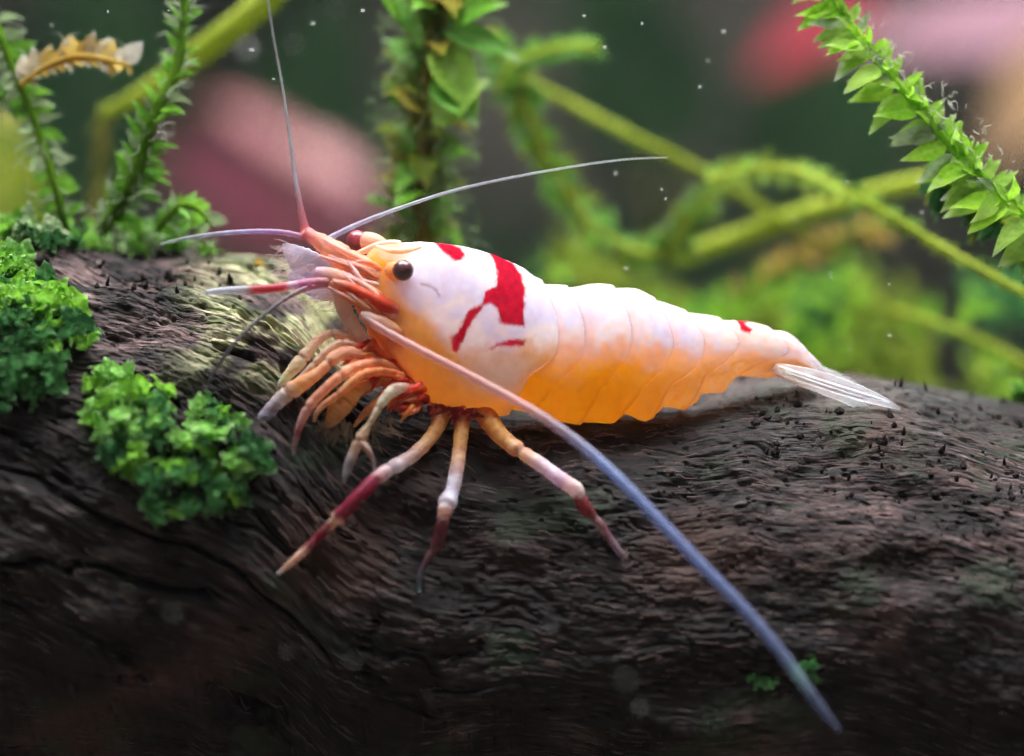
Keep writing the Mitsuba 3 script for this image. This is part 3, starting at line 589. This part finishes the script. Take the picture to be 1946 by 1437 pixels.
# ---------------------------------------------------------------- plants
def frond(name, label, axis, cat='moss', n_leaf=40, length=(40, 40), width=.45, mat='mat_leaf_green', stem_mat='mat_stem_green', spread=65, leafr=None, group=None, curl=.4, two_rows=True, tips=.0, jitter=10, gap=0.0, front=0.0, rows=8, point=1.0, ruffle=.06, mats=None, face=(0, -1, .35), right=1.0, left=1.0, scale_front=1.0):
    key = thing(name, label, cat, group)
    V, F, t = strand(axis, max(24, n_leaf), 9, .25, seed=3)
    part(key, 'stem', V, F, stem_mat, uv=np.c_[t * 0 + .25, t * .5])
    ax = np.asarray(axis, float)
    W = np.c_[P(ax[:, 0], ax[:, 1], ax[:, 2]), ax[:, 3] * k(ax[:, 2])]
    S, s = spline(W, 400); tg = unit(np.gradient(S[:, :3], axis=0))
    for q_ in range(n_leaf):
        u = (q_ + .5 + rng.uniform(-.3, .3)) / n_leaf; i_ = int(u * 399)
        if rng.uniform() < gap: continue
        side = 1 if q_ % 2 else -1
        if front and rng.uniform() < front: side = 0
        view = unit(np.array(face, float))
        lat = unit(np.cross(tg[i_], view)) * (side if side else rng.normal(0, .25))
        a = math.radians(spread + rng.normal(0, jitter))
        d = tg[i_] * math.cos(a) + lat * math.sin(a) + view * (rng.normal(0.05, .22) if side else .45)
        nrm = view + lat * rng.normal(-.1, .3) + tg[i_] * rng.normal(.3, .35) + np.array([0, 0, .3])
        L_ = np.interp(u, [0, 1], length) * k(S[i_, 1]) * rng.uniform(.75, 1.2) * (right if side == 1 else scale_front if side == 0 else left)
        b_ = S[i_, :3] + unit(d) * S[i_, 3] * .6
        m_ = mat if not mats else mats[rng.integers(len(mats))]
        V, F, uv = leaf(b_, d, nrm, L_, L_ * width * rng.uniform(.8, 1.2), curl * rng.uniform(.2, 1.6), .14, point, rows=rows, ruffle=ruffle, seed=q_)
        part(key, 'leaf', V, F, m_, uv=uv)
    return key

def hairs(key, axis, n, L0, L1, reach, y_jit=.2, r=.7, mat='mat_fuzz', name='algae_hair'):
    ax = np.asarray(axis, float); ms = []
    S, s = spline(np.c_[ax[:, :3] * [1, 1, 100], ax[:, 3]], 200)
    for q_ in range(n):
        i_ = rng.integers(200); a = rng.uniform(0, 2 * np.pi); L_ = rng.uniform(L0, L1); rr = rng.uniform(.3, 1) * reach
        x0, y0, z0 = S[i_, 0] + rr * math.cos(a), S[i_, 1] + rr * math.sin(a), S[i_, 2] / 100 + rng.normal(0, y_jit)
        a += rng.normal(0, .5); b = a + rng.normal(0, .6)
        V, F, t = strand([(x0, y0, z0, r), (x0 + .5 * L_ * math.cos(a), y0 + .5 * L_ * math.sin(a), z0, r * .9), (x0 + L_ * math.cos(b), y0 + L_ * math.sin(b), z0 + rng.normal(0, .1), r * .4)], 6, 4)
        ms.append((V, F))
    V, F, _ = join(ms)
    part(key, name, V, F, mat, uv=np.tile([.2, .3], (len(V), 1)), stuff=True)

def clump(name, label, cat, region, n, size, mats, leaves=9, up=.5, lift=.25, droop=.3, narrow=.75, group=None):
    "a cushion of small fronds rooted on the log; every frond is a part"
    key = thing(name, label, cat, group)
    ylo, yhi = min(a[1] for a in region), max(a[1] for a in region)
    for q_, (px, py) in enumerate(region if isinstance(region[0], tuple) and n is None else in_poly(region, n)):
        c, nn = wood_at(px, py)
        d0 = unit(nn * .9 + np.array([0, -.15, up]) + rng.normal(0, .45, 3))
        L_ = size / 100 * rng.choice([.45, .7, .9, 1.1, 1.45])
        side = unit(np.cross(d0, nn + rng.normal(0, .3, 3)))
        pts = [c - nn * .05, c + d0 * L_ * .5, c + d0 * L_ * .9 + np.array([0, -.1, -droop * L_ * .5]) + side * rng.normal(0, .15) * L_]
        C_, _s2 = spline(np.c_[np.array(pts), [[.03], [.025], [.01]]], 9)
        ms = []
        V, F = tube(C_[:, :3], np.maximum(C_[:, 3], .008), 5); ms.append((V, F, np.tile([.25, .2], (len(V), 1))))
        tg = unit(np.gradient(C_[:, :3], axis=0))
        for m in range(leaves):
            u = (m + 1) / leaves; i_ = min(int(u * 8), 8)
            lat = unit(np.cross(tg[i_], nn + rng.normal(0, .5, 3))) * (1 if m % 2 else -1)
            d = tg[i_] * .55 + lat * .9 + rng.normal(0, .25, 3)
            l_ = L_ * rng.uniform(.40, .74) * (1.2 - .4 * u)
            ms.append(leaf(C_[i_, :3], d, nn + tg[i_] * .6 + rng.normal(0, .45, 3), l_, l_ * narrow * rng.uniform(.7, 1.2), rng.uniform(-.2, 1.1), .15, .25, rows=8, cols=6, ruffle=.22, seed=q_ + m))
        V, F, uv = join(ms)
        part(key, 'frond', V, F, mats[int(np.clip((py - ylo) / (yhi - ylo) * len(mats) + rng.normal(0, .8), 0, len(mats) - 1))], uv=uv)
    return key

# moss on the log
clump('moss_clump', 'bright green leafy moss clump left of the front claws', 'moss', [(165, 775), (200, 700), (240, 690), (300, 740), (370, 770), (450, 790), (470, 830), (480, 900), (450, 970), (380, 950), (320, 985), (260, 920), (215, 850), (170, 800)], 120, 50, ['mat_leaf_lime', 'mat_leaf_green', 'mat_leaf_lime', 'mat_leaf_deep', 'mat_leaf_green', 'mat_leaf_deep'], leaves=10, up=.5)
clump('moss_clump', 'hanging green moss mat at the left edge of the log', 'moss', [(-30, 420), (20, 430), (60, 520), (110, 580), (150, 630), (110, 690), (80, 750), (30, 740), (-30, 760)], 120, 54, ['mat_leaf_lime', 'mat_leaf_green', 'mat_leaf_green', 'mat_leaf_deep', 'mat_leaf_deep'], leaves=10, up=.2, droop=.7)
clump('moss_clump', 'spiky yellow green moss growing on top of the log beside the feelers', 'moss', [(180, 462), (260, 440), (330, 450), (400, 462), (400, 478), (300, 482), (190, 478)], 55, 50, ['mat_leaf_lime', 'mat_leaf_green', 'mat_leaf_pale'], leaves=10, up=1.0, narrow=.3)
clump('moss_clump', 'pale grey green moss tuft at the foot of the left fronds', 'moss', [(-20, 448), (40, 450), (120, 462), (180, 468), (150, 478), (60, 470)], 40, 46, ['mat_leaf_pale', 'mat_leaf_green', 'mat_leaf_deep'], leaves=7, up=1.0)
clump('moss_sprig', 'small dark green moss sprig low on the log behind the feeler tip', 'moss', [(1420, 1290), (1500, 1270), (1555, 1250), (1560, 1265), (1480, 1290), (1425, 1305)], 14, 22, ['mat_leaf_deep'], leaves=6, up=.1)
clump('moss_sprig', 'tiny green sprig at the right edge of the log', 'moss', [(1925, 745), (1950, 735), (1960, 750), (1930, 758)], 8, 34, ['mat_leaf_lime', 'mat_leaf_green'], leaves=6, up=.8)

for (px, py) in in_poly([(1395, 735), (1560, 730), (1700, 748), (1946, 780), (1946, 1080), (1700, 980), (1500, 900), (1390, 800)], 95):
    s_n = rng.uniform(.6, 1.4) * (1 if py < 950 else .7); nub(px, py, .085 * s_n, .06 * s_n)
for (px, py) in in_poly([(60, 478), (300, 484), (540, 505), (560, 560), (420, 570), (200, 550), (90, 520)], 34):
    s_n = rng.uniform(.7, 1.3); nub(px, py, .11 * s_n, .06 * s_n)
for px in (1410, 1450, 1585, 1600, 1700, 1712, 1760, 1800, 1846, 1905, 95, 130, 175, 255, 300, 480):
    py = 718.5 - float(ztop(P(px, 700, RY)[0])) / k(RY) + 4; nub(px, py, .12 * rng.uniform(.7, 1.2), .07)
for (px, py) in in_poly([(1200, 850), (1946, 1080), (1946, 1300), (1300, 1150)], 30): nub(px, py, .05, .05)

# loose flake on the log
fl = thing('flake', 'small ochre flake lying on the log in front of the head', 'debris')
c, n = wood_at(496, 503)
V, F, uv = leaf(c + [-.14, -.02, .02], (1, 0, .25), (0, -.6, .8), .34, .17, .9, .5, .2, ruffle=.2)
part(fl, 'blade', V, F, 'mat_leaf_amber', uv=uv)

# left fronds
k1 = frond('moss_frond', 'dark stemmed frond with pale see-through leaves at the left edge', [(-10, 40, 2.4, 9), (22, 120, 2.2, 9), (60, 215, 2.1, 8.5), (90, 300, 2.0, 8), (112, 380, 2.0, 8), (128, 450, 2.2, 9)], n_leaf=46, length=(46, 50), mats=['mat_leaf_pale', 'mat_leaf_pale', 'mat_leaf_green'], spread=82, width=.42, gap=.15, curl=.7)
hairs(k1, [(10, 90, 2, 1), (90, 300, 2, 1), (125, 440, 2, 1)], 26, 15, 50, 40)
k2 = frond('moss_frond', 'narrow green frond rising left of the upright feeler', [(190, 440, 2.2, 14), (240, 370, 1.9, 15), (272, 290, 1.7, 13), (296, 215, 1.6, 11), (332, 140, 1.6, 10), (348, 60, 1.6, 9), (352, -40, 1.6, 9)], n_leaf=74, length=(62, 34), mats=['mat_leaf_green', 'mat_leaf_green', 'mat_leaf_pale'], spread=52, width=.42, curl=.5, front=.25)
hairs(k2, [(200, 430, 1.8, 1), (272, 290, 1.6, 1), (332, 140, 1.5, 1), (350, 0, 1.5, 1)], 70, 12, 38, 32)
k3 = frond('moss_branch', 'withered branch with whitish and amber leaves near the upper left', [(40, 160, 1.9, 6), (90, 128, 1.8, 7), (150, 110, 1.7, 9), (205, 116, 1.7, 8), (246, 124, 1.7, 3)], n_leaf=26, length=(44, 46), mats=['mat_leaf_dead', 'mat_leaf_dead', 'mat_leaf_dead', 'mat_leaf_amber'], stem_mat='mat_leaf_amber', spread=62, width=.62, curl=.2, right=.55, point=.4)
hairs(k3, [(100, 90, 1.7, 1), (240, 120, 1.7, 1)], 14, 14, 40, 16)
frond('moss_branch', 'short pale green branch entering from the left edge', [(-20, 182, 2.4, 8), (20, 190, 2.3, 9), (56, 200, 2.2, 6)], n_leaf=16, length=(34, 30), mats=['mat_leaf_pale', 'mat_leaf_lime'], spread=50)
frond('moss_branch', 'green sprig arching right on top of the log', [(300, 440, 2.0, 6), (325, 405, 1.9, 7), (352, 390, 1.8, 7), (380, 402, 1.7, 6), (400, 430, 1.7, 3)], n_leaf=34, length=(32, 34), mats=['mat_leaf_lime', 'mat_leaf_green', 'mat_leaf_pale'], spread=58)

# right frond, sharp
k4 = frond('moss_frond', 'large sharp green frond with overlapping pointed leaves at the upper right', [(1545, -60, 1.0, 7), (1600, 25, .9, 8), (1665, 110, .8, 8.5), (1740, 200, .7, 9), (1810, 280, .6, 9.5), (1880, 350, .5, 9.5), (1990, 440, .4, 9.5)], n_leaf=150, length=(66, 92), mats=['mat_leaf_spring', 'mat_leaf_spring', 'mat_leaf_bright', 'mat_leaf_bright', 'mat_leaf_pale'], stem_mat='mat_leaf_bright', spread=108, width=.42, curl=.25, front=.36, jitter=14, left=.6, right=1.1, scale_front=.55, point=.7)
hairs(k4, [(1640, 60, .6, 1), (1760, 170, .5, 1), (1840, 250, .4, 1), (1946, 340, .3, 1)], 90, 6, 20, 34, r=.9)
frond('moss_frond', 'bushy lower frond at the right edge under the large frond', [(1760, 330, 1.8, 9), (1830, 370, 1.7, 10), (1890, 410, 1.6, 10), (1980, 470, 1.5, 10)], n_leaf=60, length=(58, 70), mats=['mat_leaf_green', 'mat_leaf_olive', 'mat_leaf_deep'], spread=75, width=.5, front=.3)

# plant behind the head
k5 = frond('stem_plant', 'tall hairy plant with a brown stem rising behind the head', [(815, 480, 3.6, 18), (796, 400, 3.5, 20), (802, 310, 3.4, 21), (806, 220, 3.4, 21), (818, 130, 3.4, 21), (828, 50, 3.4, 20), (838, -40, 3.4, 20)], cat='plant', n_leaf=84, front=.3, jitter=28, length=(82, 100), mats=['mat_leaf_olive', 'mat_leaf_green', 'mat_leaf_olive', 'mat_leaf_lime', 'mat_stem_brown'], stem_mat='mat_stem_brown', spread=58, width=.6, curl=.6, ruffle=.13)
for (px, py, tx, ty, w_, m_) in [(828, 90, 905, 185, 84, 'mat_leaf_spring'), (830, 150, 900, 205, 80, 'mat_leaf_lime'), (822, 228, 893, 150, 84, 'mat_leaf_spring'), (845, 60, 970, 75, 52, 'mat_leaf_lime'), (780, 60, 740, -20, 34, 'mat_leaf_green'), (800, 90, 770, -10, 30, 'mat_leaf_lime'), (850, 40, 930, -10, 60, 'mat_leaf_green')]:
    b_, e_ = P(px, py, 2.9), P(tx, ty, 2.2)
    V, F, uv = leaf(b_, e_ - b_, np.array([.1, -1, .5]), np.linalg.norm(e_ - b_) * 1.15, w_ * k(3), .5, .3, .3, rows=12, cols=7, ruffle=.05)
    part(k5, 'leaf', V, F, m_, uv=uv)
hairs(k5, [(815, 460, 3.0, 1), (800, 310, 3.0, 1), (815, 130, 3.0, 1), (835, 0, 3.0, 1)], 620, 10, 40, 100, r=.7, mat='mat_leaf_pale')

# blurred stems further back
def vine(name, label, axis, n_leaf, length, mats, stem='mat_stem_green', cat='plant', width=.4, spread=45, **kw):
    n_leaf = int(n_leaf * 2.4) if n_leaf > 10 else 14
    kw.setdefault('ruffle', .15); kw.setdefault('jitter', 22)
    return frond(name, label, axis, cat=cat, n_leaf=n_leaf, length=length, mats=mats, stem_mat=stem, spread=spread, width=width, rows=6, **kw)
vine('vine', 'blurred leafy green vine running down right of the tall plant', [(930, 60, 7, 9.9), (975, 150, 7.2, 9.3), (1020, 260, 7.4, 9.3), (1075, 365, 7.6, 9.3), (1140, 440, 7.8, 8.7), (1215, 480, 8, 8.7), (1290, 478, 8.2, 9.3)], 60, (52, 46), ['mat_leaf_lime', 'mat_leaf_olive', 'mat_leaf_green'], 'mat_stem_lime')
vine('vine', 'blurred leafy vine tip pointing right near the top', [(950, 170, 7, 6.2), (985, 118, 7, 7.4), (1040, 98, 7, 8.1), (1100, 88, 7, 8.1), (1135, 92, 7, 5.6)], 30, (36, 26), ['mat_leaf_lime', 'mat_leaf_green'], 'mat_stem_lime')
vine('plant_stem', 'blurred bare yellow green stem slanting down from the leafy vine', [(985, 150, 9, 9.3), (1080, 195, 9, 9.3), (1200, 258, 9, 8.7), (1340, 328, 9, 8.1), (1440, 390, 9, 7.4), (1540, 450, 9.2, 6.2)], 4, (26, 26), ['mat_leaf_olive'], 'mat_stem_lime')
vine('plant_stem', 'thick bright yellow green stem crossing above the tail', [(1295, 492, 9.5, 19), (1400, 450, 9.4, 18), (1520, 408, 9.2, 18), (1640, 372, 9, 18), (1820, 338, 8.6, 18)], 4, (26, 26), ['mat_leaf_olive'], 'mat_stem_lime')
vine('vine', 'blurred leafy vine running to the right edge', [(1345, 345, 6.5, 7.4), (1420, 325, 6.5, 7.4), (1490, 322, 6.4, 8.1), (1560, 345, 6, 7.4), (1640, 382, 5.2, 7.4), (1740, 440, 4.6, 7.4), (1850, 505, 4.2, 7.4), (1990, 580, 4, 7.4)], 64, (44, 12), ['mat_leaf_spring', 'mat_leaf_olive'], 'mat_stem_lime')
vine('vine', 'short leafy branch between the two crossing stems', [(1275, 480, 8, 7.4), (1310, 420, 7.8, 7.4), (1350, 370, 7.6, 6.2)], 30, (46, 38), ['mat_leaf_olive', 'mat_leaf_lime'], 'mat_stem_lime')
vine('plant_stem', 'yellow green stem slanting across the upper left', [(560, -60, 6.5, 27), (470, 30, 6.8, 25), (380, 100, 7.2, 22), (290, 165, 7.8, 18), (195, 216, 8.4, 10.5)], 3, (30, 30), ['mat_leaf_olive'], 'mat_stem_lime')
vine('plant_stem', 'faint olive stem behind the left fronds', [(202, 205, 11, 11.2), (190, 300, 11, 9.3), (185, 400, 11, 8.7), (185, 520, 11, 8.7)], 3, (30, 30), ['mat_leaf_olive'], 'mat_stem_brown')
vine('vine', 'faint green vine low at the right edge', [(1690, 590, 9, 7.4), (1790, 618, 8.5, 6.8), (1880, 655, 8, 6.8), (1990, 720, 7.6, 6.8)], 26, (24, 20), ['mat_leaf_olive', 'mat_leaf_green'], 'mat_stem_lime')
vine('vine', 'brownish blurred twig between the stems above the tail', [(1400, 560, 11, 7.4), (1470, 520, 11, 7.4), (1540, 480, 11, 8.1), (1680, 430, 11, 7.4)], 20, (40, 40), ['mat_leaf_olive', 'mat_leaf_amber'], 'mat_stem_brown')

def big_leaf(name, label, a, b, y, w, mat, curl=.2, nrm=(0, -1, .7), tilt=0.0, group=None):
    key = thing(name, label, 'leaf', group)
    p0, p1 = P(a[0], a[1], y), P(b[0], b[1], y - tilt)
    V, F, uv = leaf(p0, p1 - p0, np.array(nrm, float), np.linalg.norm(p1 - p0), w * k(y), curl, .25, .35, rows=24, cols=11, ruffle=.02)
    part(key, 'blade', V, F, mat, uv=uv)
    S, F2 = tube(np.linspace(p0 - (p1 - p0) * .25, p0 + (p1 - p0) * .05, 8), np.full(8, w * k(y) * .03), 6)
    part(key, 'stalk', S, F2, 'mat_stem_brown', uv=np.tile([.2, .2], (len(S), 1)))
big_leaf('broad_leaf', 'blurred yellow green leaf at the left edge', (-20, 520), (20, 180), 12, 190, 'mat_leaf_olive', nrm=(.3, -1, .4))
big_leaf('broad_leaf', 'blurred rose pink leaf left of the head', (400, 195), (740, 365), 84, 84, 'mat_leaf_pink', nrm=(0, -.7, 1))
big_leaf('broad_leaf', 'blurred deep maroon leaf under the pink leaf', (560, 430), (300, 250), 92, 150, 'mat_leaf_maroon', nrm=(0, -1, .4))
big_leaf('broad_leaf', 'blurred brown red leaf low behind the upright feeler', (400, 470), (780, 360), 96, 120, 'mat_leaf_maroon', nrm=(0, -1, .5))
big_leaf('broad_leaf', 'small blurred pale rose leaf just left of the tall plant', (560, 270), (730, 345), 76, 70, 'mat_leaf_rose', nrm=(0, -.7, 1))
big_leaf('broad_leaf', 'small blurred red leaf at the top right', (1660, 0), (1410, 125), 80, 130, 'mat_leaf_red', nrm=(0, -1, .8))
big_leaf('broad_leaf', 'blurred mauve leaf in the upper right corner', (2160, 60), (1600, 20), 84, 230, 'mat_leaf_mauve', nrm=(0, -.9, .8))
big_leaf('broad_leaf', 'blurred tan leaf at the right edge', (2020, 60), (1880, 330), 74, 130, 'mat_leaf_tan', nrm=(0, -1, .7))
for q_, (a, b, y, w, lab) in enumerate([((120, 420), (240, -80), 108, 330, 'dark green leaf in the far upper left'), ((1250, 330), (1150, -120), 110, 300, 'dark green leaf far behind the top middle'), ((1500, 420), (1650, 40), 106, 360, 'dark green leaf far behind the right frond'), ((560, 350), (640, -60), 112, 240, 'dim leaf far behind the upright feeler')]):
    big_leaf('background_leaf', lab, a, b, y, w, 'mat_leaf_dark', nrm=(0, -1, .4))

# blurred moss bank behind the tail
bank = thing('moss_bank', 'blurred bank of green moss behind the tail', 'moss')
ms = {'mat_leaf_green': [], 'mat_leaf_olive': [], 'mat_leaf_deep': [], 'mat_leaf_bright': []}
for q_ in range(3600):
    px = rng.uniform(1020, 2050); top = np.interp(px, [1020, 1100, 1200, 1330, 1450, 1600, 1750, 1900, 2050], [500, 440, 510, 560, 520, 500, 560, 500, 480])
    py = top + abs(rng.normal(0, 1)) * 150 + rng.uniform(0, 60); y = rng.uniform(9, 20)
    if py > 860: continue
    if meshkit.noise(np.array([px / 90, py / 80, 3.3])) < .36: continue
    b_ = P(px, py, y); d = rng.normal(0, 1, 3) + [0, -.2, .3]
    L_ = rng.uniform(.3, .75)
    t_ = meshkit.noise(np.array([px / 120, py / 120, 9.1])) + rng.normal(0, .12)
    m_ = 'mat_leaf_deep' if t_ < .32 else 'mat_leaf_green' if t_ < .42 else 'mat_leaf_bright' if (t_ < .66 and px > 1300) else 'mat_leaf_olive'
    ms[m_].append(leaf(b_, d, np.array([0, -1, .6]) + rng.normal(0, .5, 3), L_, L_ * .5, .4, .3, 1, rows=5, cols=3))
for m_, l_ in ms.items():
    V, F, uv = join(l_); part(bank, 'leaves', V, F, m_, uv=uv, stuff=True)

# ---------------------------------------------------------------- specks in the water
SPECK = [(595, 45), (478, 95), (430, 22), (205, 22), (98, 48), (1345, 115), (1330, 165), (1110, 30), (1220, 45), (1265, 378), (1258, 360), (1690, 638), (1838, 662), (1580, 527), (1578, 518), (1690, 540), (1632, 485), (1190, 510), (745, 410), (520, 150), (1375, 60), (1170, 330), (1615, 664), (410, 1153), (828, 1418), (570, 1302), (530, 215), (1010, 690), (1752, 404), (1150, 90), (1610, 345), (1240, 815), (1265, 950), (1300, 985), (320, 20), (690, 20)]
for (px, py) in SPECK:
    key = thing('speck', 'tiny pale speck drifting in the water', 'speck', 'pale specks drifting in the water')
    y = rng.uniform(-1.6, 1.6); r = rng.uniform(1.4, 3.4)
    m = trimesh.creation.icosphere(subdivisions=1)
    V = m.vertices * rng.uniform(.5, 1.3, (1, 3)) * (1 + rng.normal(0, .25, (len(m.vertices), 1))) * r * k(y) + P(px, py, y)
    add(key, V, m.faces, 'mat_speck', smooth=False)
for (px, py, y, r) in [(470, 95, 14, 9), (935, 1205, -7, 3.4), (1045, 1190, -7, 3.8), (328, 1165, -8, 3.6), (1216, 1345, -7, 3.6), (672, 1256, -7.5, 3.4), (1190, 1292, -9, 4), (637, 20, 12, 3), (560, 85, 12, 4), (545, 1240, -6.5, 2.5), (1900, 700, -6, 3.0), (1510, 415, 5, 3)]:
    key = thing('drifting_fleck', 'soft pale out-of-focus fleck floating in the water', 'speck', 'soft out-of-focus flecks in the water')
    m = trimesh.creation.icosphere(subdivisions=2)
    V = m.vertices * (1 + .5 * (meshkit.fbm(m.vertices * 2 + px, 2) - .5)[:, None]) * r * k(y) + P(px, py, y)
    add(key, V, m.faces, 'mat_speck', smooth=True)
# fine hairs on the walking legs and on the fringe of the head plates
hs = []
for _ in range(150):
    x0, y0 = rng.uniform(545, 690), 0; y0 = 470 + (x0 - 545) * .5 + rng.uniform(-10, 70); an = math.radians(rng.uniform(150, 240)); L_ = rng.uniform(18, 55)
    V, F, t = strand([(x0, y0, -.7, .8), (x0 + L_ * .5 * math.cos(an), y0 - L_ * .4 * math.sin(an) + rng.normal(0, 3), -.75, .6), (x0 + L_ * math.cos(an), y0 - L_ * math.sin(an) * .9, -.8, .2)], 6, 4)
    hs.append((V, F))
V, F, _ = join(hs)
part(shrimp, 'head_hairs', V, F, 'mat_hair', stuff=True)
hs = []
for leg in ([(845, 778, -.55), (775, 872, -1.3), (690, 935, f1 * .6 - .7), (575, 1050, f1 * .9 - .15)], [(877, 820, -.75), (858, 935, -1.4), (830, 1030, f2 * .8 - .3)], [(940, 815, -.75), (1035, 888, -1.3), (1112, 965, f3 * .8 - .3), (1180, 1052, f3)]):
    S, s = spline(np.c_[np.array(leg) * [1, 1, 100], np.ones(len(leg))], 100)
    for _ in range(44):
        a = S[rng.integers(100)]; an = rng.uniform(0, 2 * np.pi); L_ = rng.uniform(14, 24); y = a[2] / 100
        V, F, t = strand([(a[0], a[1], y, .5), (a[0] + L_ * .5 * math.cos(an), a[1] + L_ * .5 * math.sin(an), y - .05, .45), (a[0] + L_ * math.cos(an), a[1] + L_ * math.sin(an) + 2, y - .08, .15)], 5, 4)
        hs.append((V, F))
V, F, _ = join(hs)
part(shrimp, 'leg_hairs', V, F, 'mat_bristle', stuff=True)
# faintly cloudy water round the camera and the whole tank
scene['haze'] = {'type': 'cube', 'bsdf': {'type': 'null'}, 'interior': {'type': 'ref', 'id': 'water_haze'}, 'to_world': T().translate([0, 40 * U, 31 * U]).scale([150 * U, 100 * U, 52 * U])}
labels['haze'] = {'label': 'faintly cloudy water filling the tank', 'kind': 'stuff'}
